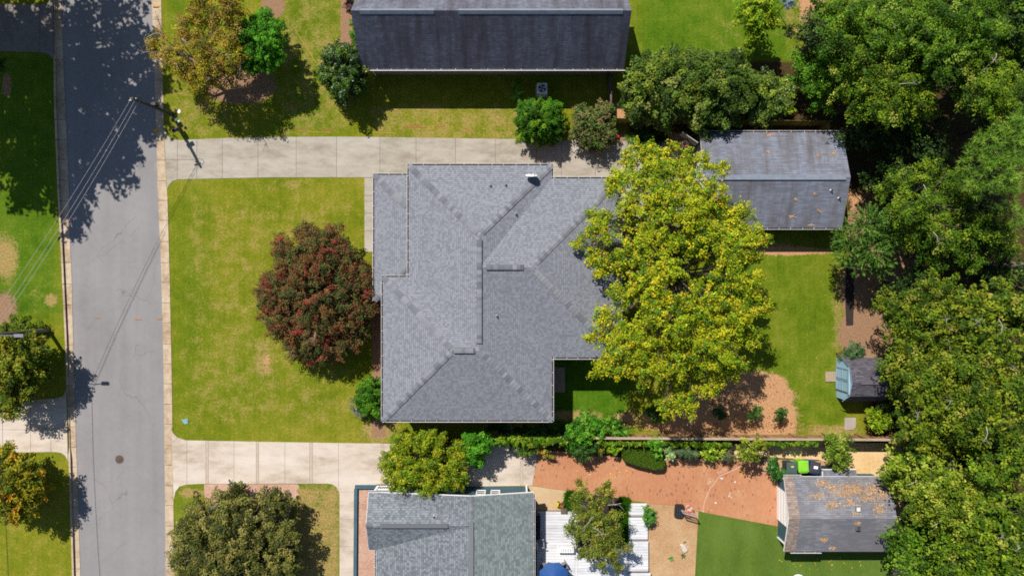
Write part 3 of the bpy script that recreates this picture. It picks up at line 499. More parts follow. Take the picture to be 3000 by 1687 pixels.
for c_, n_, ww, hh in (((rx - 2, N1 - 0.4, 1.9), (0, 1), 1.2, 1.4), ((rx + 2.5, N1 - 0.4, 1.9), (0, 1), 1.2, 1.4), ((EW - 0.4, 2.0, 1.9), (1, 0), 1.6, 1.4), ((EW - 0.4, -2.4, 1.9), (1, 0), 1.2, 1.4), ((5.0, SW_ + 0.4, 1.9), (0, -1), 1.6, 1.4), ((E1 - 0.4, -7, 1.9), (1, 0), 1.0, 1.3), ((-1, S1 + 0.4, 1.9), (0, -1), 1.2, 1.4), ((-6, S1 + 0.4, 1.9), (0, -1), 1.2, 1.4), ((W2 + 0.4, -4, 1.9), (-1, 0), 1.8, 1.4)): window(hs, c_, n_, ww, hh)
window(hs, (W1 + 0.4, 4.0, 1.4), (-1, 0), 1.0, 2.1, True); window(hs, (E1 - 0.4, -5.6, 1.25), (1, 0), 0.95, 2.1, True)
MB().tube([(X(1294), S1 - 0.12, z0 - 0.1), (X(1294), S1 - 0.16, 2.0), (X(1294), S1 - 0.16, 0.0)], 0.05, 8).build('downspout', M['white'], hs)
# satellite dish
P = onmain(1556, 520) or Vector((1.2, 7.6, z0 + 0.2))
dish = thing('satellite_dish', 'white satellite dish on a short mast on the grey hip roof', 'satellite dish', P)
mb = MB(); nn = 20; R_ = Matrix.Rotation(math.radians(-68), 3, 'X') 
cen = P + Vector((0, 0.05, 0.42)); vs = [cen + R_ @ Vector((0, 0, -0.07))]; fs = []
for ring, (rr, dz) in enumerate(((0.16, -0.055), (0.29, -0.02), (0.40, 0.03))):
    vs += [cen + R_ @ Vector((rr * math.cos(2 * math.pi * k / nn), rr * 0.92 * math.sin(2 * math.pi * k / nn), dz)) for k in range(nn)]
fs = [(0, 1 + k, 1 + (k + 1) % nn) for k in range(nn)] + [(1 + r * nn + k, 1 + (r + 1) * nn + k, 1 + (r + 1) * nn + (k + 1) % nn, 1 + r * nn + (k + 1) % nn) for r in range(2) for k in range(nn)]
mb.add(vs, fs); o = mb.build('reflector', M['white'], dish, smooth=True); s_ = o.modifiers.new('solid', 'SOLIDIFY'); s_.thickness = 0.015
MB().tube([P, P + Vector((0, 0.02, 0.25)), cen + R_ @ Vector((0, 0, -0.08))], 0.025, 8).build('mast', M['metal'], dish)
MB().tube([cen + R_ @ Vector((0, -0.34, 0.02)), cen + R_ @ Vector((0, -0.3, 0.3)), cen + R_ @ Vector((0, -0.15, 0.5))], 0.018, 6).build('feed_arm', M['metal'], dish)
MB().box(cen + R_ @ Vector((0, -0.14, 0.52)), (0.12, 0.08, 0.1)).build('feed_horn', M['metal'], dish)
# ---- gabled houses
def gable(root, x0, x1, ys_, yn_, ze, zr_, wmat, rmat, over=0.4, rake=0.25, rmat2=None, axis='x', trim='white'):
    ym = (ys_ + yn_) / 2; fl = (lambda x, y, z: (x, y, z)) if axis == 'x' else (lambda x, y, z: (y, x, z))
    r1, r2 = fl(x0, ym, zr_), fl(x1, ym, zr_); a, b, c, d = fl(x0, ys_, ze), fl(x1, ys_, ze), fl(x1, yn_, ze), fl(x0, yn_, ze)
    r_ = up([(a, b, r2, r1), (d, c, r2, r1)], 'roof', M[rmat], root)
    tr = MB()
    for p, q in ((a, r1), (r1, d), (b, r2), (r2, c)): p, q = Vector(p), Vector(q); tr.face([p - Vector((0, 0, .012)), q - Vector((0, 0, .012)), q - Vector((0, 0, .16)), p - Vector((0, 0, .16))])
    tr.build('rake_board', M[trim], root)
    un = MB(); dz = Vector((0, 0, 0.17)); un.face([Vector(a) - dz, Vector(r1) - dz, Vector(r2) - dz, Vector(b) - dz]); un.face([Vector(d) - dz, Vector(c) - dz, Vector(r2) - dz, Vector(r1) - dz]); un.build('soffit', M['soffit'], root)
    for p, q in ((a, b), (c, d)): p, q = Vector(p), Vector(q); MB().face([p - dz, q - dz, q - Vector((0, 0, .012)), p - Vector((0, 0, .012))]).build('fascia', M[trim], root)
    sl = (zr_ - ze) / ((yn_ - ys_) / 2); wz = ze + over * sl - 0.19; xa, xb, ya, yb = x0 + rake, x1 - rake, ys_ + over, yn_ - over
    mb = MB(); V = [fl(xa, ya, 0), fl(xb, ya, 0), fl(xb, yb, 0), fl(xa, yb, 0), fl(xa, ya, wz), fl(xb, ya, wz), fl(xb, yb, wz), fl(xa, yb, wz), fl(xa, ym, zr_ - 0.2), fl(xb, ym, zr_ - 0.2)]
    mb.add(V, [(0, 1, 5, 4), (1, 2, 6, 9, 5), (2, 3, 7, 6), (3, 0, 4, 8, 7)]); mb.build('wall', M[wmat], root); return r_
def vridge(parent, p, q, hw_, pit, h, mat):
    mb = MB(); sec = [(-hw_, -hw_ * pit), (-hw_, -hw_ * pit + h), (0, h), (hw_, -hw_ * pit + h), (hw_, -hw_ * pit), (0, -0.01)]; mb.add([(x, p[1] + y, p[2] + z) for x in (p[0], q[0]) for y, z in sec], [(k, 6 + k, 6 + (k + 1) % 6, (k + 1) % 6) for k in range(6)] + [tuple(range(6)), tuple(range(6, 12))[::-1]]); return mb.build('ridge_vent', mat, parent)
# north house
z1 = 2.5; k1 = (H - z1) / F; nx0, nx1, nys = (1057 - 1500) * k1, (1828.5 - 1500) * k1, (843.5 - 202) * k1; nyr = 18.0; nzr = 5.25
nh = thing('house', 'long gabled house with dark streaked shingles and a white gutter', 'house', ((nx0 + nx1) / 2, nyr, 0))
gable(nh, nx0, nx1, nys, 2 * nyr - nys, z1, nzr, 'siding_grey', 'roof_north', 0.45, 0.35); gutter(nh, (nx0, nys), (nx1, nys), (0, -1), z1, 1.1, 0.045); gutter(nh, (nx0, 2 * nyr - nys), (nx1, 2 * nyr - nys), (0, 1), z1)
for a, b_ in ((1053, 1271), (1343, 1826)): vridge(nh, ((a - 1500) * (H - nzr) / F, nyr, nzr), ((b_ - 1500) * (H - nzr) / F, nyr, nzr), 0.17, 0.98, 0.035, M['capn'])
for px in (1467, 1497): MB().box((( px - 1500) * 0.0243, nys + 0.40, 1.5), (0.32, 0.14, 0.45)).build('meter_box', M['metal'], nh)
for px, w_ in ((1330, 1.6), (1445, 1.4)): window(nh, ((px - 1500) * 0.0243, nys + 0.45, 1.55), (0, -1), w_, 1.1)
MB().tube([(nx1 - 0.4, nys - 0.06, z1 - 0.1), (nx1 - 0.55, nys + 0.38, z1 - 0.5), (nx1 - 0.55, nys + 0.38, 0)], 0.045, 8).build('downspout', M['white'], nh)
MB().tube([(nx0 + 0.4, nys - 0.06, z1 - 0.1), (nx0 + 0.5, nys + 0.38, z1 - 0.5), (nx0 + 0.5, nys + 0.38, 0)], 0.045, 8).build('downspout', M['white'], nh)
ol = thing('outdoor_lamp', 'small white outdoor lamp on the shaded wall of the long dark-roofed house', 'lamp', ((1270 - 1500) * 0.0243, nys + 0.3, 1.2))
MB().lathe(((1270 - 1500) * 0.0243, nys + 0.28, 1.15), [(0.05, 0.0), (0.09, 0.12), (0.1, 0.2), (0.03, 0.24)], 8).build('lamp_shade', M['white'], ol); MB().box(((1270 - 1500) * 0.0243, nys + 0.4, 1.3), (0.06, 0.14, 0.06)).build('bracket', M['white'], ol)
# garage
z2 = 1.9; k2 = (H - z2) / F; gx0, gx1, gys, gyn = (2051 - 1500) * k2, (2467.5 - 1500) * k2, (843.5 - 667.5) * k2, (843.5 - 388) * k2
ga = thing('garage', 'detached garage with a low blue-grey gable roof and dark rain stains', 'garage', ((gx0 + gx1) / 2, (gys + gyn) / 2, 0)); gzr = 3.0; gym = (gys + gyn) / 2
gable(ga, gx0, gx1, gys, gyn, z2, gzr, 'siding_grey', 'roof_garage', 0.7, 0.2); gutter(ga, (gx0, gys), (gx1, gys), (0, -1), z2, 0.9); gutter(ga, (gx0, gyn), (gx1, gyn), (0, 1), z2, 0.9, 0.02)
rail(ga, 'ridge_vent', (gx0 + 0.3, gym, gzr), (gx1 - 0.3, gym, gzr), 0.34, 0.03, M['capn'], 0.015)
MB().tube([(gx1 - 1.55, gys + 0.0, z2 - 0.1), (gx1 - 1.55, gys + 0.62, z2 - 0.45), (gx1 - 1.55, gys + 0.62, 0.0)], 0.045, 8).build('downspout', M['white'], ga)
def ong(px, py, ze, zr_, ys_, yn_):
    for _ in range(1):
        zz = ze
        for _ in range(12): p = W(px, py, zz); zz = zr_ - abs(p.y - (ys_ + yn_) / 2) * (zr_ - ze) / ((yn_ - ys_) / 2)
        return W(px, py, zz)
for px, py in ((2435, 558), (2458, 581)): vent(ga, ong(px, py, z2, gzr, gys, gyn))
window(ga, (gx0 + 0.2, gym, 1.15), (-1, 0), 4.2, 2.1, True)
# south house
ze, zs = 2.1, 2.92; sy, syr, ss_, sb = -14.28, -16.29, -18.29, -26.0; sx0, sxw, sxr, sxe = -10.02, -9.5, -2.79, 1.5
sh = thing('house', 'grey-green roofed house with white porch railing beside the white deck', 'house', (-4, -19, 0))
t_, j_ = (sx0, syr, zs), (sxr, syr, zs)
up([((sxw, sy, ze), (sxr, sy, zs), j_), ((sx0, sy, ze), (sxw, sy, ze), j_, t_), (t_, j_, (sxw, ss_, ze), (sx0, ss_, ze)), ((sxw, ss_, ze), j_, (sxr, sb, zs), (sxw, sb, ze))], 'roof', M['roof_south'], sh)
up([((sxr, sy, zs), (sxe, sy, ze), (sxe, sb, ze), (sxr, sb, zs))], 'east_roof', M['roof_south2'], sh)
wy = -14.52
MB().add([(sxw + 0.35, -16.6, 0), (sxw + 0.35, sb, 0), (sxe - 0.45, sb, 0), (sxe - 0.45, wy, 0), (-5.2, wy, 0), (-5.2, -16.6, 0), (sxw + 0.35, -16.6, 1.98), (sxw + 0.35, sb, 1.98), (sxe - 0.45, sb, 1.98), (sxe - 0.45, wy, 2.05), (-5.2, wy, 2.05), (-5.2, -16.6, 2.05), (sxr, wy, 2.75)], [(0, 1, 7, 6), (1, 2, 8, 7), (2, 3, 9, 8), (3, 4, 10, 12, 9), (4, 5, 11, 10), (5, 0, 6, 11)]).build('wall', M['siding_teal'], sh)
tr = MB()
for p, q in (((sx0, sy, ze), (sxw, sy, ze)), ((sxw, sy, ze), (sxr, sy, zs)), ((sxr, sy, zs), (sxe, sy, ze)), ((sxe, sy, ze), (sxe, sb, ze)), ((sx0, sy, ze), t_), (t_, (sx0, ss_, ze)), ((sx0, ss_, ze), (sxw, ss_, ze)), ((sxw, ss_, ze), (sxw, sb, ze))):
    p, q = Vector(p), Vector(q); d = (q - p); tr.box((p + q) / 2 - Vector((0, 0, 0.09)), (d.length, 0.04, 0.15), M=Matrix((d.normalized(), Vector((0, 0, 1)).cross(d).normalized(), d.normalized().cross(Vector((0, 0, 1)).cross(d).normalized()))).transposed())
tr.build('trim', M['white'], sh)
for x0_, x1_ in (((1395 - 1500) / 41.9, 0), ((1438 - 1500) / 41.9, 0)): window(sh, (x0_ + 0.3, wy, 1.45), (0, 1), 0.6, 0.9)
MB().box((sxe - 0.45, wy + 0.02, 1.0), (0.12, 0.12, 2.0)).build('corner_board', M['white'], sh)
rail(sh, 'ridge_vent', (-9.0, syr, zs), (-4.4, syr, zs), 0.3, 0.05, M['cap'], 0.03); rail(sh, 'ridge_vent', (sxr, -16.0, zs), (sxr, sb, zs), 0.3, 0.05, M['cap'], 0.03)
caps(sh, (sx0, syr, zs), (-9.0, syr, zs)); caps(sh, (sxr, sy, zs), (sxr, -16.0, zs)); vent(sh, (-5.38, -15.75, 2.66))
gutter(sh, (sx0, sy), (-6.4, sy), (0, 1), ze); gutter(sh, (sxe, sy - 0.2), (sxe, sb), (1, 0), ze); gutter(sh, (sxw, ss_ - 0.1), (sxw, sb), (-1, 0), ze)
MB().tube([(-5.15, wy + 0.25, 2.0), (-5.15, wy + 0.06, 1.8), (-5.15, wy + 0.06, 0)], 0.045, 8).build('downspout', M['white'], sh)
# porch of the south house: railing, posts, painted timber border
pr = thing('porch_railing', 'white porch railing with thin balusters under the grey-green roof', 'railing', (-8, -14.4, 0))
MB().box((-8.0, -14.42, 0.95), (3.6, 0.08, 0.06)).build('top_rail', M['white'], pr); MB().box((-8.0, -14.42, 0.25), (3.6, 0.06, 0.05)).build('bottom_rail', M['white'], pr)
for k in range(24): MB().box((-9.7 + k * 0.148, -14.42, 0.6), (0.035, 0.035, 0.66)).build('baluster', M['white'], pr)
for x_ in (-9.75, -6.2): MB().box((x_, -14.45, 1.0), (0.16, 0.16, 2.0)).build('post', M['white'], pr)
MB().prism([(-9.9, -14.35), (-5.3, -14.35), (-5.3, -16.6), (-9.9, -16.6)], 0.02, 0.22).build('porch_floor', M['fencegrey'], pr)
tealp = grain('teal_paint', [C(70, 98, 112), C(92, 122, 136)], (1.0, 10.0), (0.5, 0.5)); bd = thing('bed_border', 'low teal painted timber border around the pink wood chip bed', 'border', W(1044, 1424))
for p, q in (((1041.5, 1424), (1336, 1424.5)), ((1044, 1430), (1041, 1800))):
    P, Q = W(*p), W(*q); d = Q - P; MB().box((P + Q) / 2 + Vector((0, 0, 0.1)), (d.length, 0.24, 0.22), math.atan2(d.y, d.x)).build('board', tealp, bd)
# outbuilding at the end of the patio
z4 = 1.8; k4 = (H - z4) / F; ox0, ox1, oyn, oys = 797.5 * k4, 1107 * k4, (843.5 - 1396) * k4, (843.5 - 1615) * k4; ozr = 2.62; oym = (oyn + oys) / 2
ob = thing('outbuilding', 'teal outbuilding with a leaf-strewn bleached shingle roof and white door', 'outbuilding', ((ox0 + ox1) / 2, oym, 0))
gable(ob, ox0, ox1, oys, oyn, z4, ozr, 'siding_teal', 'roof_out', 0.3, 0.3)
up([((ox0 - 0.006, oys, z4 + 0.012), (ox0 + 0.75, oys, z4 + 0.012), (ox0 + 0.75, oym, ozr + 0.012), (ox0 - 0.006, oym, ozr + 0.012)), ((ox0 - 0.006, oyn, z4 + 0.012), (ox0 + 0.65, oyn, z4 + 0.012), (ox0 + 0.75, oym, ozr + 0.012), (ox0 - 0.006, oym, ozr + 0.012))], 'tan_shingles', M['roof_tan'], ob)
dr = MB().box((ox0 + 0.27, oym + 0.2, 0.95), (0.08, 2.35, 1.86)).build('garage_door', M['white'], ob)
for k in range(1, 4): MB().box((ox0 + 0.22, oym + 0.2, 0.46 * k), (0.03, 2.3, 0.02)).build('door_rib', M['offwhite'], dr)
for yy in (oyn - 0.33, oys + 0.33): MB().box((ox0 + 0.27, yy, 0.95), (0.1, 0.1, 1.8)).build('corner_board', M['white'], ob)
for px, py in ((2511, 1489), (2512, 1543)):
    p = ong(px, py, z4, ozr, oys, oyn); v_ = MB().box(p + Vector((0, 0, 0.07)), (0.3, 0.34, 0.2)).build('roof_vent', M['metal'], ob); MB().box(p + Vector((0, 0, 0.18)), (0.24, 0.27, 0.03)).build('vent_cap', M['charcoal'] if py > 1500 else M['offwhite'], v_)
gutter(ob, (ox0 + 0.5, oys), (ox0 + 2.6, oys), (0, -1), z4 - 0.02); gutter(ob, (ox0, oyn), (ox0 + 1.2, oyn), (0, 1), z4 - 0.02)
lx0, lx1, lyn = 905 * 0.0243, 1003 * 0.0243, -(1373 - 843.5) * 0.0243
lt = thing('lean_to', 'small grey shingled lean-to roof against the teal outbuilding beside the bins', 'lean-to', ((lx0 + lx1) / 2, lyn - 0.3, 0))
up([((lx0, lyn, 1.5), (lx1, lyn, 1.5), (lx1, oyn - 0.2, 1.75), (lx0, oyn - 0.2, 1.75))], 'roof', M['roof_garage'], lt); MB().prism([(lx0 + 0.1, lyn - 0.1), (lx1 - 0.1, lyn - 0.1), (lx1 - 0.1, oyn - 0.32), (lx0 + 0.1, oyn - 0.32)], 0, 1.48).build('wall', M['siding_teal'], lt)
MB().box(((lx0 + lx1) / 2, lyn + 0.01, 1.43), (lx1 - lx0, 0.03, 0.12)).build('fascia', M['white'], lt); MB().box((lx0 - 0.01, (lyn + oyn) / 2 - 0.1, 1.52), (0.03, abs(oyn - lyn), 0.14)).build('fascia', M['white'], lt)
# blue gambrel shed
bx, by0, by1 = 23.75, -5.09, -7.99; ymid = (by0 + by1) / 2; prof = [(by0 + 0.12, 1.12), (by0 - 0.42, 2.12), (ymid, 2.45), (by1 + 0.42, 2.12), (by1 - 0.12, 1.12)]; xl, xr_ = bx - 0.02, bx + 4.2
sd_ = thing('garden_shed', 'pale blue gambrel garden shed with double panel doors', 'shed', (bx + 2, ymid, 0))
up([((xl - 0.1, a[0], a[1]), (xr_, a[0], a[1]), (xr_, b_[0], b_[1]), (xl - 0.1, b_[0], b_[1])) for a, b_ in zip(prof[:-1], prof[1:])], 'roof', M['roof_shed'], sd_)
wl = MB(); pf = [(by0, 0.0), (by0, 1.1), (by0 - 0.46, 2.06), (ymid, 2.38), (by1 + 0.46, 2.06), (by1, 1.1), (by1, 0.0)]; n = len(pf)
wl.add([(bx, y, z) for y, z in pf] + [(xr_ - 0.1, y, z) for y, z in pf], [tuple(range(n)), tuple(range(n, 2 * n))[::-1], (0, 1, n + 1, n), (5, 6, 2 * n - 1, 2 * n - 2)]); wl.f[0] = wl.f[0][::-1]; wl.build('wall', M['siding_blue'], sd_)
tr = MB()
for a, b_ in zip(prof[:-1], prof[1:]): tr.face([(xl - 0.11, a[0], a[1] - 0.01), (xl - 0.11, b_[0], b_[1] - 0.01), (xl - 0.11, b_[0], b_[1] - 0.12), (xl - 0.11, a[0], a[1] - 0.12)])
tr.build('rake_board', M['siding_blue'], sd_); rail(sd_, 'ridge_vent', (xl + 0.5, ymid, 2.45), (xr_, ymid, 2.45), 0.30, 0.02, M['capd'], 0.012)
for s in (-1, 1):
    c = Vector((bx - 0.03, ymid + s * 0.42, 0.92)); d_ = MB().box(c, (0.05, 0.82, 1.7)).build('door', M['siding_blue'], sd_); fr = MB()
    for zz in (0.1, 0.93, 1.73): fr.box((bx - 0.065, c.y, zz), (0.04, 0.82, 0.1))
    for sy_ in (-1, 1): fr.box((bx - 0.066, c.y + sy_ * 0.365, 0.92), (0.042, 0.09, 1.7))
    fr.build('door_frame', M['paleblue'] if 'paleblue' in M else plain('pale_blue', C(150, 184, 200)), d_)
MB().box((bx - 0.06, ymid, 1.86), (0.1, 1.9, 0.12)).build('lintel', plain('pale_blue_trim', C(176, 206, 220)), sd_)
# ---------------------------------------------------------------- fences
def fence(name, label, pts, h, mat, bw=0.14, cap=None, side=1):
    P = [Vector(p) for p in pts]; t = thing(name, label, 'fence', P[0]); me = None
    for p, q in zip(P[:-1], P[1:]):
        d = q - p; L = d.length; a = math.atan2(d.y, d.x); n = Vector((-d.y, d.x, 0)).normalized() * side
        for k in range(int(L / bw)):
            if me is None:
                o = MB().box(P[0] + Vector((0, 0, h / 2)), (bw - 0.012, 0.022, h)).build('board', mat, t); me = o.data
            else: o = bpy.data.objects.new('board', me); COL.objects.link(o); o.parent = t
            o.matrix_local = Matrix.Translation(p + d.normalized() * (k + 0.5) * bw - P[0] + Vector((0, 0, random.uniform(-0.015, 0.01)))) @ Matrix.Rotation(a + random.uniform(-0.01, 0.01), 4, 'Z')
        for zz in (0.3, h - 0.25): MB().box((p + q) / 2 + n * 0.045 + Vector((0, 0, zz)), (L, 0.05, 0.09), a).build('rail', mat, t)
        for k in range(int(L / 2.4) + 1): MB().box(p + d.normalized() * min(L, k * 2.4) + n * 0.115 + Vector((0, 0, h / 2)), (0.09, 0.09, h + 0.04), a).build('post', mat, t)
        if cap: MB().box((p + q) / 2 + n * 0.05 + Vector((0, 0, h + 0.02)), (L + 0.05, 0.16, 0.035), a).build('cap_board', cap, t)
    return t
fence('board_fence', 'brown board fence with a pale cap running between the back yard and the brick patio', [W(1640, 1270), W(2700, 1276)], 1.5, M['fence'], 0.14, grain('cap_wood', [C(178, 152, 126), C(214, 192, 168)], (2.0, 20.0), (0.5, 0.5)))
fence('board_fence', 'olive brown board fence turning a corner behind the blue-grey garage', [W(1790, 361), W(2403, 369), W(2404, 398)], 1.35, M['fenceolive'], 0.14, None, 1)
fence('board_fence', 'weathered grey fence running from the long dark-roofed house past the shrubs', [W(1783, 226), W(1786, 352)], 1.2, M['fencegrey'], 0.14, None, -1)
# ---------------------------------------------------------------- utility poles and wires
def vtx(px, py, z): return W(px, py, z)
pb, ptp = W(506, 336), W(386, 288, 4.75)
up1 = thing('utility_pole', 'dark wooden utility pole at the corner of the driveway and the road', 'utility pole', pb)
MB().tube([pb - Vector((0, 0, 0.2)), (pb + ptp) / 2, ptp], [0.13, 0.11, 0.09], 10).build('shaft', M['pole'], up1)
for dz, dx in ((-0.25, 0.16), (-0.55, 0.14)):
    MB().lathe(ptp + Vector((-dx, 0.02, dz)), [(0.03, 0), (0.055, 0.03), (0.03, 0.06), (0.055, 0.09), (0.02, 0.13)], 8).build('insulator', M['offwhite'], up1)
MB().box(ptp + Vector((-0.1, 0, -0.3)), (0.5, 0.07, 0.08), 0.3).build('bracket', M['metal'], up1)
MB().tube([ptp + Vector((0.1 + 0.28 * math.cos(a), 0.08 + 0.28 * math.sin(a), -0.35 + 0.05 * math.sin(2 * a))) for a in np.linspace(-1.0, 4.0, 14)], 0.016, 5).build('cable_coil', M['dark'], up1)
MB().tube([pb + Vector((0.12, -0.05, 0)), pb.lerp(ptp, 0.8) + Vector((0.12, -0.05, 0))], 0.03, 6).build('conduit', M['charcoal'], up1)
MB().box(pb.lerp(ptp, 0.45) + Vector((-0.02, 0.2, 0)), (0.3, 0.22, 0.5), 0.3).build('cable_box', M['charcoal'], up1)
p2b, p2t = W(143, 967), W(-60, 985, 6.2)
up2 = thing('utility_pole', 'grey wooden utility pole with a lamp arm across the road', 'utility pole', p2b)
MB().tube([p2b - Vector((0, 0, 0.2)), (p2b + p2t) / 2, p2t], [0.15, 0.13, 0.11], 10).build('shaft', M['greypole'], up2)
a0 = p2b.lerp(p2t, 0.80); lh = W(202, 968) + Vector((0, 0, 4.95)); lh.z = 4.95
MB().tube([a0, a0.lerp(lh, 0.5) + Vector((0, 0, 0.12)), lh], 0.03, 6).build('lamp_arm', M['metal'], up2)
MB().box(lh + Vector((0.2, 0, -0.02)), (0.6, 0.22, 0.13), 0.0, 0.8).build('lamp_head', M['metal'], up2)
def wire(name, label, p, q, sag, r=0.014, mat='dark', gr=None):
    p, q = Vector(p), Vector(q); pts = [p.lerp(q, t) - Vector((0, 0, sag * 4 * t * (1 - t))) for t in np.linspace(0, 1, 22)]
    tag(MB().tube(pts, r, 5).build(name, M[mat]), label, 'wire', gr)
M['wirecover'] = plain('pale_wire', (0.42, 0.40, 0.42), 0.5); g_ = 'wires strung between the two poles'; lb = 'thin pale overhead wire sagging across the road between two poles'
wire('overhead_wire', 'highest of three thin pale wires strung over the road between two poles', ptp + Vector((-0.22, -0.06, -0.2)), p2t + Vector((-0.1, 0.1, -0.1)), 0.3, 0.009, 'wirecover', g_)
wire('overhead_wire', 'middle one of three thin pale wires strung over the road between two poles', ptp + Vector((0.0, -0.12, -0.3)), p2t + Vector((0.1, -0.1, -0.35)), 0.35, 0.010, 'wirecover', g_)
wire('overhead_wire', 'lowest of three thin pale wires strung over the road between two poles', ptp + Vector((0.05, -0.12, -0.6)), p2t + Vector((0.1, -0.1, -0.75)), 0.4, 0.010, 'wirecover', g_)
wire('overhead_wire', 'single dark wire running south above the orange-leaved tree', p2t + Vector((0.1, 0, -0.3)), W(36, 1700, 5.4) + Vector((0, -5, 0.2)), 0.5, 0.016)
# things round the pole foot
pd = thing('utility_pedestal', 'short green utility pedestal with a pale round cap beside the pole', 'pedestal', W(525, 356))
MB().lathe(W(525, 356), [(0.09, 0), (0.09, 0.42), (0.1, 0.42), (0.1, 0.45)], 12).build('post', plain('utility_green', C(70, 120, 90)), pd); MB().lathe(W(525, 356, 0.45), [(0.105, 0), (0.1, 0.05), (0.05, 0.08), (0.0, 0.085)], 12).build('cap', plain('mint', C(190, 226, 206)), pd)
mbx = thing('mailbox', 'black domed mailbox on a wooden post by the driveway corner', 'mailbox', W(517, 381))
MB().box(W(517, 381, 0.5), (0.1, 0.1, 1.0)).build('post', M['fence'], mbx)
mb = MB(); ang = [math.pi * k / 8 for k in range(9)]; c = W(517, 381, 1.02); nn = 11; sec = [(-0.11, 0.0)] + [(-0.11 * math.cos(a), 0.12 + 0.11 * math.sin(a)) for a in ang] + [(0.11, 0.0)]
R_ = Matrix.Rotation(0.5, 3, 'Z'); mb.add([c + R_ @ Vector((x_, y_, z_)) for x_ in (-0.26, 0.26) for y_, z_ in sec], [tuple(range(nn)), tuple(range(nn, 2 * nn))[::-1]] + [(k, nn + k, nn + (k + 1) % nn, (k + 1) % nn) for k in range(nn)]); mb.build('box', M['dark'], mbx)
MB().box(c + R_ @ Vector((-0.275, 0, 0.1)), (0.02, 0.24, 0.22), 0.5).build('door', plain('rose_wood', C(206, 150, 132)), mbx); MB().box(c + Vector((0, 0, -0.02)), (0.5, 0.16, 0.03), 0.5).build('bracket', M['fence'], mbx)
# ---------------------------------------------------------------- yard things
ac = thing('air_conditioner', 'white outdoor air conditioner with a round fan grille in the house shade', 'air conditioner', W(1587, 268)); c = W(1587, 268)
MB().box(c + Vector((0, 0, 0.36)), (0.72, 0.78, 0.62)).build('casing', M['white'], ac); MB().box(c + Vector((0, 0, 0.03)), (0.9, 0.95, 0.06)).build('base', M['concrete'], ac)
MB().lathe(c + Vector((0, 0, 0.671)), [(0.29, 0), (0.29, 0.012), (0.0, 0.012)], 24).build('fan_well', M['dark'], ac)
for k in range(4):
    a = k * math.pi / 2 + 0.4; MB().box(c + Vector((0.16 * math.cos(a), 0.16 * math.sin(a), 0.695)), (0.2, 0.13, 0.012), a, M=Matrix.Rotation(a, 3, 'Z') @ Matrix.Rotation(0.35, 3, 'X')).build('fan_blade', M['offwhite'], ac)
MB().lathe(c + Vector((0, 0, 0.69)), [(0.07, 0), (0.07, 0.03), (0, 0.03)], 12).build('fan_hub', M['charcoal'], ac)
for k in range(6):
    th = k * math.pi / 6; MB().box(c + Vector((0, 0, 0.715)), (0.6, 0.008, 0.008), th).build('grille_bar', M['metal'], ac)
# wheelie bins
def bin_(label, px, py, rz, body, lid, sticker=None, h=1.12):
    p = W(px, py); t = thing('wheelie_bin', label, 'bin', p, 'wheelie bins beside the teal outbuilding'); R = Matrix.Rotation(rz, 3, 'Z')
    b_ = MB().box(p + Vector((0, 0, 0.06 + h / 2 - 0.05)), (0.66, 0.74, h - 0.1), rz, 0.78).build('body', body, t, bevel=0.03)
    l_ = MB(); l_.box(p + Vector((0, 0, h)), (0.74, 0.82, 0.07), rz); l_.box(p + Vector((0, 0, h + 0.045)), (0.6, 0.66, 0.03), rz, 1.12); L_ = l_.build('lid', lid, t, bevel=0.02)
    MB().tube([p + R @ Vector((sx * 0.28, -0.46, h - 0.02)) for sx in (-1, 1)], 0.022, 8).build('handle', body, t)
    for sx in (-1, 1):
        w_ = MB(); cc = p + R @ Vector((sx * 0.29, -0.33, 0.12)); ax = R @ Vector((1, 0, 0)); w_.tube([cc - ax * 0.03, cc + ax * 0.03], 0.12, 14).build('wheel', M['dark'], t)
    if sticker: MB().box(p + R @ Vector((sticker[0], sticker[1], h + 0.064)), (sticker[2], sticker[3], 0.006), rz).build('sticker', sticker[4], L_)
gr_ = plain('bin_green', C(58, 76, 70)); ye = plain('sticker_yellow', C(240, 214, 130)); lime = plain('bin_lime', C(150, 226, 60), 0.45); blu = plain('bin_blue', C(36, 62, 160)); sl_ = plain('bin_slate', C(72, 70, 80))
bin_('dark green wheelie bin with a small yellow sticker on its lid', 2300, 1358, 0.02, gr_, plain('bin_green_lid', C(84, 104, 98)), (0.02, 0.12, 0.18, 0.11, ye))
bin_('bright lime green wheelie bin between the dark green and blue bins', 2333, 1353, 0.06, lime, lime)
bin_('blue wheelie bin with a slate lid and a white sticker', 2366, 1356, -0.16, blu, sl_, (0.03, 0.02, 0.3, 0.2, M['white']))
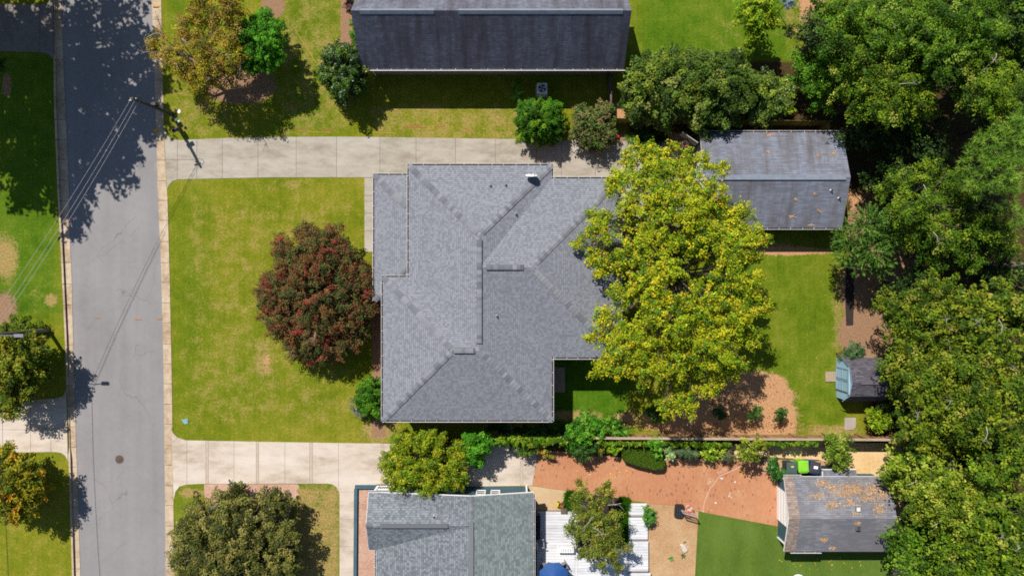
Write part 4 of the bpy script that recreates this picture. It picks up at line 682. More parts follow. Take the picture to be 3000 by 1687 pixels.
# basketball hoops
def hoop(label, base, hz, bdir, bw, bh, rimcol, netcol, boardm, base_poly=None, framecol=None, bc=None):
    t = thing('basketball_hoop', label, 'basketball hoop', base); b_ = Vector(base); d = Vector((*bdir, 0)).normalized(); s = Vector((-d.y, d.x, 0)); a = math.atan2(s.y, s.x)
    if base_poly: 
        o = MB().prism(base_poly, 0.0, 0.20, 0.86).build('base', M['dark'], t, bevel=0.03); q = base_poly; c = sum((Vector((*p, 0)) for p in q), Vector()) / len(q)
        for k in (-1, 0, 1): MB().box(c + Vector((k * 0.18, -0.05, 0.205)), (0.03, 0.8, 0.03), -0.08).build('rib', M['charcoal'], o)
    else: MB().box(b_ + Vector((0, 0, 0.1)), (0.5, 0.7, 0.2), a).build('base', M['dark'], t, bevel=0.03)
    MB().tube([b_ + Vector((0, 0, 0.1)), b_ + d * 0.15 + Vector((0, 0, hz * 0.8)), bc - d * 0.06 - Vector((0, 0, 0.1))], 0.045, 8).build('pole', M['dark'], t)
    MB().box(bc, (bw, 0.03, bh), a).build('backboard', boardm, t)
    f = MB()
    for sz in (-1, 1): f.box(bc + Vector((0, 0, sz * bh / 2)) + d * 0.001, (bw + 0.05, 0.06, 0.05), a)
    for sx in (-1, 1): f.box(bc + s * sx * bw / 2, (0.05, 0.058, bh), a)
    for sz in (-1, 1): f.box(bc + d * 0.02 + Vector((0, 0, -0.08 + sz * 0.14)), (0.42, 0.012, 0.03), a)
    f.build('board_frame', framecol, t)
    rc_ = bc + d * 0.32 - Vector((0, 0, bh * 0.3)); ring = [rc_ + Vector((0.23 * math.cos(x), 0.23 * math.sin(x), 0)) for x in np.linspace(0, 2 * math.pi, 25)]
    r = MB().tube(ring, 0.016, 6); r.box(bc + d * 0.06 - Vector((0, 0, bh * 0.3)), (0.16, 0.14, 0.05), a); o = r.build('rim', rimcol, t)
    nt_ = MB()
    for k in range(12):
        for sg in (1, -1):
            an, bn = 2 * math.pi * k / 12, 2 * math.pi * (k + sg * 1.2) / 12
            nt_.tube([rc_ + Vector((0.225 * math.cos(an), 0.225 * math.sin(an), -0.01)), rc_ + Vector((0.15 * math.cos(bn), 0.15 * math.sin(bn), -0.34))], 0.011, 4)
    nt_.build('net', netcol, o)
clear = NM('clear_board'); clear.b.inputs['Alpha'].default_value = 0.22; clear.out(C(220, 200, 204), 0.2, 0.4)
orng = plain('orange_rim', C(250, 84, 24)); red = plain('red_rim', C(232, 40, 20)); pinkf = plain('board_pink', C(214, 178, 176))
hoop('low portable basketball hoop with a clear backboard on a big black base', W(1996, 1496), 1.0, (0.277, 0.961), 0.98, 0.62, orng, M['white'], clear.m, [tuple(W(*p)[:2]) for p in ((1979, 1474), (2000, 1475), (2006, 1482), (2003, 1512), (1996, 1519), (1976, 1516), (1974, 1508), (1976, 1480))], pinkf, W(2019, 1504, 1.0))
hoop('basketball hoop with a red rim and grey backboard in front of the garage', W(2030, 393), 1.9, (-0.56, -0.83), 1.25, 0.75, red, M['white'], plain('grey_board', C(150, 148, 128)), None, plain('board_grey', C(186, 180, 166)), W(2018, 407, 1.9))
ball = MB(); ball.lathe(W(1810, 402), [(0.02, 0)] + [(0.115 * math.sin(a), 0.115 - 0.115 * math.cos(a)) for a in np.linspace(0.25, 2.9, 9)] + [(0.01, 0.23)], 16); tag(ball.build('ball', plain('ball_red', C(226, 70, 40)), smooth=True), 'small red ball lying at the edge of the concrete driveway', 'ball')
# ---------------------------------------------------------------- deck
dk = thing('deck', 'white painted board deck beside the grey-green roofed house', 'deck', W(1640, 1600))
def boards(x0, y0, x1, y1, z, step=8.2, name='plank', par=None):
    y = y0
    while y < y1 - 1:
        ye = min(y + step, y1); P, Q = W(x0, y + 0.35), W(x1, ye - 0.35); MB().box(((P.x + Q.x) / 2, (P.y + Q.y) / 2, z - 0.02 + random.uniform(-0.002, 0.002)), (Q.x - P.x, P.y - Q.y, 0.04)).build(name, M['deck'], par or dk); y = ye
boards(1572, 1493, 1683, 1800, 0.30); boards(1691.5, 1601, 1838, 1800, 0.30); MB().prism([tuple(W(*p)[:2]) for p in ((1683.5, 1500), (1691, 1500), (1691, 1800), (1683.5, 1800))], 0.26, 0.305).build('divider_board', M['deck'], dk)
boards(1683.5, 1493, 1700, 1499.5, 0.296)
for (a, b_, c, d, z) in ((1841, 1472, 1894, 1507, 0.12), (1840, 1512, 1896, 1575, 0.20), (1839, 1580, 1897, 1666, 0.28), (1838.5, 1671, 1903, 1800, 0.36)):
    boards(a, b_, c, d, z); MB().prism([tuple(W(*p)[:2]) for p in ((a, d + 0.5), (c, d + 0.5), (c, d + 4.5), (a, d + 4.5))], 0.0, z - 0.03).build('riser', plain('riser_grey', C(178, 166, 162)), dk)
MB().prism([tuple(W(*p)[:2]) for p in ((1573, 1494), (1682, 1494), (1682, 1600), (1837, 1602), (1837, 1799), (1573, 1799))], 0.0, 0.24).build('underframe', M['fencegrey'], dk)
# bench, grill, umbrella, chairs, cart on the deck
zb = 0.30; bn = thing('bench', 'white slatted bench standing on the white deck next to the grill', 'bench', W(1657, 1603, zb)); c = W(1657, 1603, zb)
for k in range(9): MB().box(c + Vector((-0.5 + k * 0.125, 0.0, 0.44)), (0.085, 0.34, 0.03)).build('slat', M['white'], bn)
for sy_ in (-0.17, 0.17): MB().box(c + Vector((0, sy_, 0.41)), (1.16, 0.05, 0.06)).build('rail', M['white'], bn)
for sx in (-0.52, 0.52):
    for sy_ in (-0.15, 0.15): MB().box(c + Vector((sx, sy_, 0.2)), (0.06, 0.06, 0.4)).build('leg', M['white'], bn)
gl = thing('grill', 'dark domed barbecue grill with a shiny lid on the white deck', 'grill', W(1694, 1597, zb)); c = W(1694, 1597, zb)
MB().lathe(c + Vector((0, 0, 0.5)), [(0.02, 0), (0.16, 0.03), (0.26, 0.14), (0.29, 0.25), (0.28, 0.3), (0.22, 0.42), (0.1, 0.48), (0.02, 0.49)], 20).build('kettle', plain('grill_enamel', (0.03, 0.03, 0.05), 0.15, 0.6), gl, smooth=True)
for k in range(3): a = 2.1 * k + 0.4; MB().tube([c + Vector((0.12 * math.cos(a), 0.12 * math.sin(a), 0.6)), c + Vector((0.28 * math.cos(a), 0.28 * math.sin(a), 0.0))], 0.015, 6).build('leg', M['metal'], gl)
MB().box(c + Vector((0, 0.46, 0.62)), (0.5, 0.36, 0.05)).build('side_shelf', M['charcoal'], gl); MB().box(c + Vector((-0.2, 0.55, 0.31)), (0.06, 0.06, 0.62)).build('shelf_leg', M['charcoal'], gl)
um = thing('patio_umbrella', 'blue eight-panelled patio umbrella open over the white deck', 'umbrella', W(1620, 1688, zb)); uz = 2.0; uc = W(1623, 1696, uz); um.location = (uc.x, uc.y, zb); ORG[um.name] = um.location.copy()
rim_ = [uc + Vector((1.08 * math.cos(a + 0.39), 1.08 * math.sin(a + 0.39), -0.34)) for a in np.arange(8) * math.pi / 4]; mb = MB(); bluec = [plain('umbrella_blue', C(44, 92, 160)), plain('umbrella_blue_b', C(36, 80, 146))]
for k in range(8):
    q = MB(); p0, p1 = rim_[k], rim_[(k + 1) % 8]; m1 = (p0 + p1) / 2 * 0.985 + uc * 0.015 + Vector((0, 0, 0.03)); q.add([uc, p0, m1, p1, p0 - Vector((0, 0, 0.1)), m1 - Vector((0, 0, 0.1)), p1 - Vector((0, 0, 0.1))], [(0, 1, 2), (0, 2, 3), (1, 4, 5, 2), (2, 5, 6, 3)]); q.build('panel', bluec[0], um)
    MB().tube([uc - Vector((0, 0, 0.02)), p0 - Vector((0, 0, 0.015))], 0.012, 5).build('rib', M['metal'], um)
MB().tube([Vector((uc.x, uc.y, zb)), uc + Vector((0, 0, 0.08))], 0.025, 8).build('pole', M['metal'], um); MB().lathe((uc.x, uc.y, zb), [(0.25, 0), (0.25, 0.06), (0.05, 0.1)], 16).build('base', M['dark'], um)
def chair(label, px, py, rz, mat):
    p = W(px, py, zb); R = Matrix.Rotation(rz, 3, 'Z'); t = thing('patio_chair', label, 'chair', p, 'grey chairs on the deck')
    MB().box(p + Vector((0, 0, 0.42)), (0.52, 0.5, 0.05), rz).build('seat', mat, t); MB().box(p + R @ Vector((0, -0.27, 0.72)), (0.54, 0.05, 0.55), M=R @ Matrix.Rotation(0.2, 3, 'X')).build('backrest', mat, t)
    for sx in (-1, 1):
        MB().box(p + R @ Vector((sx * 0.28, 0, 0.64)), (0.06, 0.52, 0.04), rz).build('armrest', mat, t)
        for sy_ in (-1, 1): MB().box(p + R @ Vector((sx * 0.25, sy_ * 0.22, 0.2)), (0.04, 0.04, 0.4), rz).build('leg', M['metal'], t)
greyc = plain('chair_grey', C(150, 146, 156))
chair('grey chair under the blue umbrella, nearer the house wall', 1594, 1650, 2.8, greyc); chair('grey chair under the blue umbrella, nearer the grill', 1648, 1650, 3.6, greyc)
chair('grey chair standing in the house shade at the deck edge', 1583, 1582, -1.5, plain('chair_pale', C(176, 170, 172)))
for i, (px, py, lab) in enumerate(((1571, 1518, 'dark storage box against the wall where the deck begins'), (1571, 1556, 'dark storage box against the wall next to the shaded grey chair'))):
    p = W(px, py, zb); t = thing('storage_box', lab, 'storage box', p); MB().box(p + Vector((0, 0, 0.28)), (0.5, 0.85, 0.5)).build('body', M['charcoal'], t, bevel=0.02); MB().box(p + Vector((0, 0, 0.56)), (0.56, 0.9, 0.06)).build('lid', M['dark'], t, bevel=0.02)
ct = thing('toy_truck', 'small yellow toy truck with a brown tray on the beige concrete pad', 'toy', W(1640, 1476)); c = W(1640, 1476, 0.016); rz = -0.3; R_ = Matrix.Rotation(rz, 3, 'Z')
MB().box(c + R_ @ Vector((-0.19, 0, 0.2)), (0.16, 0.3, 0.26), rz, 0.9).build('cab', plain('toy_yellow', C(230, 214, 30)), ct, bevel=0.02); tr = MB(); tr.box(c + R_ @ Vector((0.09, 0, 0.12)), (0.36, 0.3, 0.04), rz)
for s in (-1, 1): tr.box(c + R_ @ Vector((0.09, s * 0.145, 0.2)), (0.36, 0.025, 0.16), rz)
tr.box(c + R_ @ Vector((0.26, 0, 0.2)), (0.025, 0.31, 0.16), rz); tr.build('tray', plain('tray_brown', C(150, 104, 62)), ct)
for sx in (-0.17, 0.15):
    for s in (-1, 1): q = c + R_ @ Vector((sx, s * 0.15, 0.07)); ax = R_ @ Vector((0, 1, 0)); MB().tube([q - ax * 0.03, q + ax * 0.03], 0.07, 12).build('wheel', M['dark'], ct)
pk = thing('wooden_step', 'grey slatted step at the top corner of the white deck', 'step', W(1652, 1497))
for k in range(4): MB().box(W(1643 + 5 * k + 2, 1496, 0.38), (0.105, 0.36, 0.03)).build('slat', M['fencegrey'], pk)
MB().box(W(1652, 1496, 0.18), (0.46, 0.32, 0.36)).build('frame', M['fencegrey'], pk)
# boulder, white table
bo = MB(); P_ = [(1990, 1593), (1998, 1591), (2007, 1594), (2016, 1607), (2014, 1613), (2004, 1620), (1999, 1616)]; bo.prism([tuple(W(*p)[:2]) for p in P_], -0.03, 0.14, 0.86); tag(bo.build('boulder', grain('pale_stone', [C(206, 184, 164), C(240, 224, 210)], (1.5, 12.0), (0.5, 0.5)), bevel=0.04), 'pale flat boulder lying on the wood chips near the turf', 'boulder')
wt = thing('garden_table', 'round white plastic table standing on the green turf', 'table', W(2338, 1700)); c = W(2334, 1698, 0.7); MB().lathe(W(2338, 1700, 0.66), [(0.46, 0), (0.48, 0.02), (0.48, 0.04), (0.0, 0.045)], 24).build('table_top', M['white'], wt)
for k in range(4): a = k * math.pi / 2 + 0.7; q = W(2338, 1700); MB().tube([q + Vector((0.36 * math.cos(a), 0.36 * math.sin(a), 0)), q + Vector((0.3 * math.cos(a), 0.3 * math.sin(a), 0.66))], 0.025, 6).build('leg', M['white'], wt)
# ---------------------------------------------------------------- vegetation
def polymesh(name, V, k, cols, mat, parent):
    n = len(V) // k; org = np.array(ORG[parent.name]); V = (V - org).astype(np.float32)
    me = bpy.data.meshes.new(name); me.vertices.add(n * k); me.vertices.foreach_set('co', V.ravel()); me.loops.add(n * k); me.loops.foreach_set('vertex_index', np.arange(n * k, dtype=np.int32))
    me.polygons.add(n); me.polygons.foreach_set('loop_start', np.arange(0, n * k, k, dtype=np.int32)); me.update(calc_edges=True)
    a = me.attributes.new('col', 'FLOAT_COLOR', 'FACE'); a.data.foreach_set('color', np.hstack([cols, np.ones((n, 1))]).astype(np.float32).ravel())
    return place(me, name, mat, parent, None)
def unit(v): return v / np.maximum(1e-6, np.linalg.norm(v, axis=1, keepdims=True))
def rdir(n, zmin=-1.0): z = rng.uniform(zmin, 1, n); a = rng.uniform(0, 2 * np.pi, n); r = np.sqrt(1 - z * z); return np.stack([r * np.cos(a), r * np.sin(a), z], 1)
def leaves(cen, nrm, size, asp=0.32):
    n = len(cen); nrm = unit(nrm); t = unit(np.cross(nrm, rdir(n))); b = np.cross(nrm, t); L = (size * 0.5)[:, None]
    return np.stack([cen + t * L, cen + b * L * asp * 2 + t * L * 0.15, cen - t * L, cen - b * L * asp * 2 + t * L * 0.15], 1).reshape(-1, 3)
def pick(pal, n):
    P = np.array([p[:3] for p in pal]); wts = np.array([p[3] if len(p) > 3 else 1.0 for p in pal]); return P[rng.choice(len(P), n, p=wts / wts.sum())]
def crown(lobes, pal, leaf, cl, dens, flat, zmin, fill, jit, acc=None, elong=1.5):
    CC, RR, LI = [], [], []
    for i, (c, r) in enumerate(lobes):
        rc = min(cl, r * 0.5); n = max(5, int(3.0 * fill * (r / rc) ** 2)); d = rdir(n, zmin); rad = (r - rc * 0.55) * np.power(rng.uniform(0.12, 1, n), 0.42) * rng.uniform(0.92, 1.12, n)
        CC.append(np.array(c) + d * rad[:, None] * np.array([1, 1, flat])); LI.append(unit(d * np.array([1, 1, .45]) + rng.normal(0, .25, (n, 3)))); RR.append(rc * rng.uniform(0.5, 1.1, n))
    CC, RR, OD = np.vstack(CC), np.concatenate(RR), np.vstack(LI); cc = pick(pal, len(CC)) * rng.uniform(0.8, 1.2, (len(CC), 1))
    nl = np.maximum(6, (dens * 12 * (RR / leaf) ** 2)).astype(int); idx = np.repeat(np.arange(len(CC)), nl); n = len(idx)
    d = rdir(n, -0.55); of = d * (RR[idx] * np.power(rng.uniform(0.1, 1, n), 0.5))[:, None] * np.array([1.0, 1.0, 0.6]); od = OD[idx]; al = (of * od).sum(1, keepdims=True); p = CC[idx] + of * 0.8 + od * al * (elong - 0.8)
    nr = d * 0.55 + np.array([0, 0, 0.75]) + rng.normal(0, 0.42, (n, 3)); sz = leaf * rng.uniform(0.65, 1.35, n)
    base_ = cc[idx]
    if acc: hit = rng.uniform(0, 1, n) < acc[1]; base_ = np.where(hit[:, None], np.array(acc[0][:3]), base_)
    col = base_ * (1 + rng.normal(0, jit, (n, 1))) * rng.uniform(0.9, 1.1, (n, 3)); return leaves(p, nr, sz), np.clip(col, 0.004, 0.8)
def lobes_from(L, zf=1.0): return [((lambda p: (p.x, p.y, p.z))(W(x, y, z)), r * (H - z) / F) for x, y, r, z in L]
NLEAF = [0]
def low(L, f, ex=0.0, rs=1.0): return [(x, y, r * rs, z * f) for x, y, r, z in L] + ([(x, y, r * rs * 0.95, z * f * ex) for x, y, r, z in L] if ex else [])
def plan(L): return [(1500 + (x - 1500) * H / (H - z), 843.5 + (y - 843.5) * H / (H - z), r * H / (H - z), z) for x, y, r, z in L]
def plant(name, label, cat, L, pal, leaf=0.17, cl=0.5, dens=1.0, flat=0.8, base=None, tr=0.12, group=None, zmin=-0.25, fill=1.0, jit=0.16, parts=('trunk', 'crown'), bark='bark', limbs=True, mat='leaf', twigs=0, acc=None, elong=1.5):
    lb = lobes_from(L); cx = np.mean([l[0] for l in lb], 0); bs = Vector(base) if base is not None else Vector((cx[0], cx[1], 0)); t = thing(name, label, cat, bs, group)
    tk = MB(); top = Vector(cx) - Vector((0, 0, 0.2 * lb[0][1])); fork = bs.lerp(top, 0.5); tk.tube([bs - Vector((0, 0, 0.1)), bs.lerp(fork, 0.5) + Vector((random.uniform(-.05, .05), random.uniform(-.05, .05), 0)), fork, top], [tr * 1.25, tr, tr * 0.8, tr * 0.45], 8)
    if limbs:
        for c, r in lb:
            e = Vector(c) + Vector((random.uniform(-.3, .3) * r, random.uniform(-.3, .3) * r, 0.2 * r)); m_ = fork.lerp(e, 0.5) + Vector((0, 0, 0.08 * (e - fork).length)); tk.tube([fork, m_, e], [tr * 0.6, tr * 0.4, tr * 0.12], 6)
            for k in range(3): q = Vector(c) + Vector(rdir(1, -0.1)[0]) * r * 0.85; tk.tube([m_, m_.lerp(q, 0.6) + Vector((0, 0, 0.1 * r)), q], [tr * 0.3, tr * 0.18, tr * 0.06], 5)
    tk.build(parts[0], M[bark], t)
    V, c = crown(lb, pal, leaf, cl, dens, flat, zmin, fill, jit, acc, elong); NLEAF[0] += len(c); polymesh(parts[1], V, 4, c, M[mat], t)
    for k in range(twigs):
        c_, r = random.choice(lb); s_ = Vector(c_) + Vector(rdir(1, 0.3)[0]) * r * 0.75; d = Vector((*rdir(1, -0.2)[0][:2], random.uniform(0.0, 0.5))).normalized(); b_ = MB(); ln = random.uniform(0.5, 1.3)
        e = s_ + d * ln + Vector((0, 0, 0.3)); b_.tube([s_ + Vector((0, 0, 0.15)), s_.lerp(e, 0.5) + Vector((0.06, 0.05, 0.2)), e], [0.03, 0.022, 0.008], 5)
        for j in range(4): f = s_.lerp(e, random.uniform(.35, .95)) + Vector((0, 0, 0.2)); g = f + (d * 0.5 + Vector(rdir(1)[0]) * 0.8).normalized() * random.uniform(.2, .55); b_.tube([f, g], [0.014, 0.005], 4)
        b_.build('bare_branch', M['palebark'], t)
    return t
def P(r, g, b, w_=1.0, k=1.6): return (*C(r, g, b, k), w_)
SH = ('stem', 'foliage')
# street side, north
plant('oak_tree', 'tree with thin brown and ochre leaves and bare grey branches beside the road', 'tree', low([(640, 35, 85, 5.2), (575, 90, 60, 5.0), (690, 50, 40, 4.8), (560, 150, 70, 4.6), (470, 120, 40, 4.2), (450, 135, 30, 4.0), (640, 150, 70, 5.4), (580, 215, 45, 4.2), (500, 160, 45, 4.4), (630, 230, 40, 4.0), (600, 270, 24, 3.0), (640, 15, 60, 5.6), (650, 205, 50, 4.2), (690, 225, 36, 3.8), (560, 235, 40, 3.8), (610, 190, 50, 5.0), (690, 160, 40, 4.6), (530, 200, 34, 4.0)], 0.78, 0, 1.12), [P(146, 122, 38), P(160, 130, 42), P(116, 108, 34), P(146, 122, 58), P(90, 96, 30, 1.0), P(160, 150, 30, 0.9)], 0.115, 0.38, 0.62, 0.7, W(610, 235), 0.16, fill=0.75, bark='palebark', twigs=9)
plant('round_tree', 'dense bright green round tree touching the ochre-leaved tree', 'tree', low([(762, 125, 66, 5.0), (730, 95, 42, 4.8), (800, 95, 42, 4.7), (790, 165, 46, 4.6), (735, 175, 44, 4.6), (775, 62, 36, 4.6), (710, 130, 34, 4.8)], 0.62, 0.45, 1.03), [P(74, 138, 24), P(96, 160, 34), P(58, 108, 18), P(48, 90, 18, 0.5)], 0.10, 0.25, 1.2, 0.8, W(780, 190), 0.12)
plant('holly_tree', 'dark glossy evergreen tree at the corner of the long dark-roofed house', 'tree', low([(1005, 205, 62, 3.8), (990, 165, 40, 3.5), (1040, 180, 42, 3.5), (1010, 260, 46, 3.0), (975, 225, 40, 3.0), (1045, 235, 36, 2.8)], 0.62, 0.45, 1.08), [P(58, 88, 22), P(46, 72, 20), P(78, 106, 32), P(34, 54, 16), P(104, 120, 30, 0.35)], 0.13, 0.36, 1.3, 0.85, W(1040, 265), 0.12, mat='glossleaf')
plant('foundation_shrub', 'low green shrub squeezed against the gable end of the long house', 'shrub', [(1036, 70, 14, 0.8), (1034, 110, 16, 0.8), (1040, 140, 14, 0.7)], [P(92, 140, 30), P(70, 116, 24)], 0.12, 0.25, 1.2, 0.8, tr=0.03, parts=SH)
plant('maroon_shrub', 'dark maroon shrub at the far gable corner of the long house', 'shrub', [(1022, 10, 20, 1.6), (1028, 32, 12, 1.2)], [P(74, 44, 50), P(96, 62, 66), P(54, 36, 40)], 0.1, 0.25, 1.1, 0.8, tr=0.03, parts=SH)
plant('tree_fern', 'small fern-leaved sapling glowing in the shade by the air conditioner', 'sapling', [(1514, 250, 20, 0.6)], [P(60, 110, 24), P(90, 150, 40)], 0.1, 0.2, 0.35, 0.7, tr=0.03, parts=SH)
plant('round_shrub', 'large round green bush overhanging the concrete driveway', 'shrub', low([(1577, 352, 64, 2.6), (1550, 330, 42, 2.2), (1610, 335, 44, 2.3), (1545, 378, 42, 1.8), (1610, 385, 44, 1.9), (1580, 392, 40, 1.9)], 0.62, 0.45, 1.02), [P(64, 108, 18), P(80, 130, 22), P(48, 86, 14), P(112, 142, 30, 0.35)], 0.095, 0.24, 1.25, 0.85, tr=0.08, parts=SH)
plant('crape_myrtle_bush', 'olive grey spreading bush with faded seed heads next to the round green bush', 'shrub', low([(1735, 372, 54, 2.3), (1710, 340, 36, 2.1), (1770, 345, 38, 2.2), (1765, 400, 40, 1.9), (1705, 400, 36, 1.8), (1740, 418, 34, 1.8), (1765, 320, 26, 2.0)], 0.6, 0.4, 1.08), [P(92, 100, 50), P(116, 116, 66), P(130, 112, 74, 0.7), P(70, 82, 40), P(80, 110, 40)], 0.14, 0.3, 0.8, 0.8, tr=0.06, fill=0.8, parts=SH, twigs=0)
eg = [P(80, 104, 34), P(98, 118, 44), P(66, 90, 28), P(112, 128, 40), P(52, 72, 24), P(124, 134, 62, 0.4)]
plant('magnolia_tree', 'broad dark evergreen tree next to the long dark-roofed house', 'tree', low([(1930, 265, 80, 4.6), (1890, 230, 52, 4.0), (1960, 200, 50, 4.2), (1880, 300, 52, 3.6), (1950, 330, 50, 3.6), (1985, 270, 50, 4.4), (1860, 265, 40, 3.2)], 0.72, 0.5, 1.22), eg, 0.16, 0.5, 1.2, 0.8, None, 0.2, group=None)
plant('magnolia_tree', 'broad dark evergreen tree leaning over the near edge of the garage roof', 'tree', low([(2090, 255, 82, 4.8), (2040, 205, 52, 4.2), (2140, 205, 52, 4.2), (2150, 280, 56, 4.2), (2050, 320, 52, 3.8), (2110, 340, 48, 3.6), (2185, 250, 46, 3.8), (2065, 360, 34, 3.4)], 0.66, 0.5, 1.22), eg, 0.16, 0.5, 1.2, 0.8, None, 0.2)
plant('evergreen_tree', 'smaller glossy evergreen tree between the broad evergreen and the woods', 'tree', low([(2265, 280, 50, 3.6), (2235, 330, 44, 3.2), (2300, 270, 40, 3.4), (2290, 310, 36, 3.0), (2225, 240, 40, 3.6)], 0.45, 0.5, 1.12), eg + [P(120, 140, 30)], 0.15, 0.45, 1.1, 0.8, None, 0.14, mat='glossleaf')
plant('maple_sapling', 'yellow-green tree casting a dark shadow on the grass behind the long house', 'tree', low([(2215, 35, 52, 4.0), (2180, 55, 34, 3.6), (2255, 60, 34, 3.6), (2230, 85, 36, 3.2), (2195, 90, 28, 3.0), (2230, 0, 46, 4.2), (2200, 130, 18, 1.6), (2225, 10, 40, 4.4)], 0.8, 0, 1.15), [P(128, 152, 24), P(100, 136, 22), P(148, 162, 36), P(70, 100, 18, 0.6)], 0.18, 0.4, 0.8, 0.75, W(2212, 95), 0.1, fill=0.8)
plant('blue_conifer', 'small blue-grey conifer in the shade behind the yellow-green tree', 'shrub', [(2307, 8, 22, 1.6)], [P(120, 140, 160), P(90, 110, 130)], 0.1, 0.22, 1.0, 0.9, tr=0.03, parts=SH, mat='needle')
# big golden maple behind the house
mp = [P(148, 158, 24, 1.5, 1.7), P(128, 148, 22, 1.7, 1.7), P(170, 170, 32, 0.7, 1.7), P(106, 136, 24, 1.6), P(82, 116, 24, 1.2)]
ML = [(1960, 660, 88, 6.8), (1890, 600, 66, 6.3), (1830, 640, 56, 6.0), (1770, 680, 50, 5.6), (1730, 690, 34, 5.2), (1880, 520, 52, 5.8), (1840, 470, 38, 5.2), (1950, 470, 46, 5.4), (2000, 530, 52, 5.6), (2060, 480, 40, 5.2), (2070, 560, 52, 5.6), (2110, 640, 56, 5.8), (2170, 640, 46, 5.4), (2215, 690, 36, 5.0), (2150, 720, 60, 5.8), (2060, 700, 70, 6.6),
      (1860, 740, 66, 6.6), (1790, 780, 46, 5.8), (1900, 840, 72, 7.0), (1830, 870, 56, 6.2), (1780, 930, 44, 5.6), (1960, 790, 60, 6.8), (2120, 820, 62, 6.0), (2190, 830, 54, 5.6), (2225, 900, 34, 5.0), (2050, 900, 74, 6.8), (1960, 930, 78, 7.0), (1860, 990, 66, 6.2), (1790, 1010, 48, 5.6), (1740, 985, 28, 5.0), (2150, 930, 60, 5.8), (2190, 990, 40, 5.2), (2080, 1010, 66, 6.2),
      (1980, 1040, 70, 6.2), (1900, 1080, 56, 5.6), (1830, 1070, 46, 5.4), (1770, 1080, 34, 5.0), (2060, 1110, 52, 5.2), (2000, 1150, 48, 4.8), (2150, 1080, 40, 5.0), (1960, 1190, 34, 4.4), (2020, 1200, 30, 4.2), (1800, 540, 34, 5.2), (1700, 715, 22, 5.0), (2020, 630, 50, 6.4), (2110, 490, 26, 5.0), (1865, 430, 22, 5.0), (1970, 425, 20, 5.0), (2135, 690, 40, 5.6), (1900, 460, 40, 5.2), (1940, 520, 50, 5.8), (2010, 470, 40, 5.2), (2040, 610, 46, 6.2), (1820, 520, 36, 5.2), (1960, 580, 60, 6.4), (2090, 600, 46, 5.8), (1760, 640, 36, 5.2), (1740, 740, 30, 5.2), (2180, 760, 44, 5.4)]
plant('maple_tree', 'very large golden-green maple tree spreading over the back of the hip-roofed house', 'tree', [(1975 + (x - 1975) * 1.03, 830 + (y - 830) * 1.0, r * random.uniform(0.92, 1.18), z + random.uniform(-.7, .7)) for x, y, r, z in ML], mp, 0.135, 0.36, 0.85, 0.8, W(1985, 835), 0.13, fill=1.05, zmin=-0.1, twigs=1, acc=(P(204, 172, 36), 0.13), elong=1.7)
# crape myrtle with red leaves in front of the house
cm = [P(84, 92, 44, 1.0), P(108, 80, 44), P(116, 80, 46), P(94, 86, 42), P(76, 84, 42, 1.2), P(128, 68, 50, 0.5), P(106, 90, 48, 1.3), P(68, 76, 36, 1.2), P(148, 58, 54, 0.2)]
plant('crape_myrtle', 'rounded tree with dark red and bronze leaves in front of the hip-roofed house', 'tree', low([(930, 860, 100, 3.8), (860, 770, 66, 3.4), (940, 740, 70, 3.5), (1010, 760, 60, 3.3), (1040, 840, 62, 3.4), (820, 860, 64, 3.2), (790, 840, 44, 2.9), (840, 940, 66, 3.2), (930, 970, 72, 3.3), (1010, 930, 66, 3.3), (1060, 900, 44, 3.0), (900, 690, 40, 3.1), (980, 690, 36, 3.0), (800, 920, 46, 2.9), (880, 1015, 50, 2.8), (1060, 810, 40, 3.1), (970, 1010, 50, 2.8), (820, 720, 30, 2.9), (1080, 850, 36, 3.0), (1085, 900, 30, 2.9), (1060, 960, 36, 2.8), (1020, 1000, 40, 2.7), (780, 870, 34, 2.8), (930, 1040, 34, 2.6)], 0.72, 0.45, 1.05), cm, 0.115, 0.32, 0.85, 0.75, W(940, 900), 0.12, fill=0.95, twigs=3, elong=1.6, acc=(P(160, 56, 56), 0.04))
plant('foundation_shrub', 'bright green shrub at the front corner of the hip-roofed house', 'shrub', low([(1092, 1140, 40, 1.6), (1090, 1190, 38, 1.5), (1080, 1165, 38, 1.4)], 0.8, 0.4, 1.05), [P(70, 118, 20), P(92, 140, 30), P(50, 90, 14)], 0.13, 0.32, 1.2, 0.85, tr=0.05, parts=SH)
plant('lavender_shrub', 'blue-grey feathery shrub in front of the bright green corner shrub', 'shrub', [(1048, 1172, 24, 0.8), (1042, 1200, 18, 0.6), (1055, 1210, 20, 0.7)], [P(112, 120, 98), P(86, 96, 76), P(132, 136, 118)], 0.1, 0.24, 1.1, 0.8, tr=0.03, parts=SH)
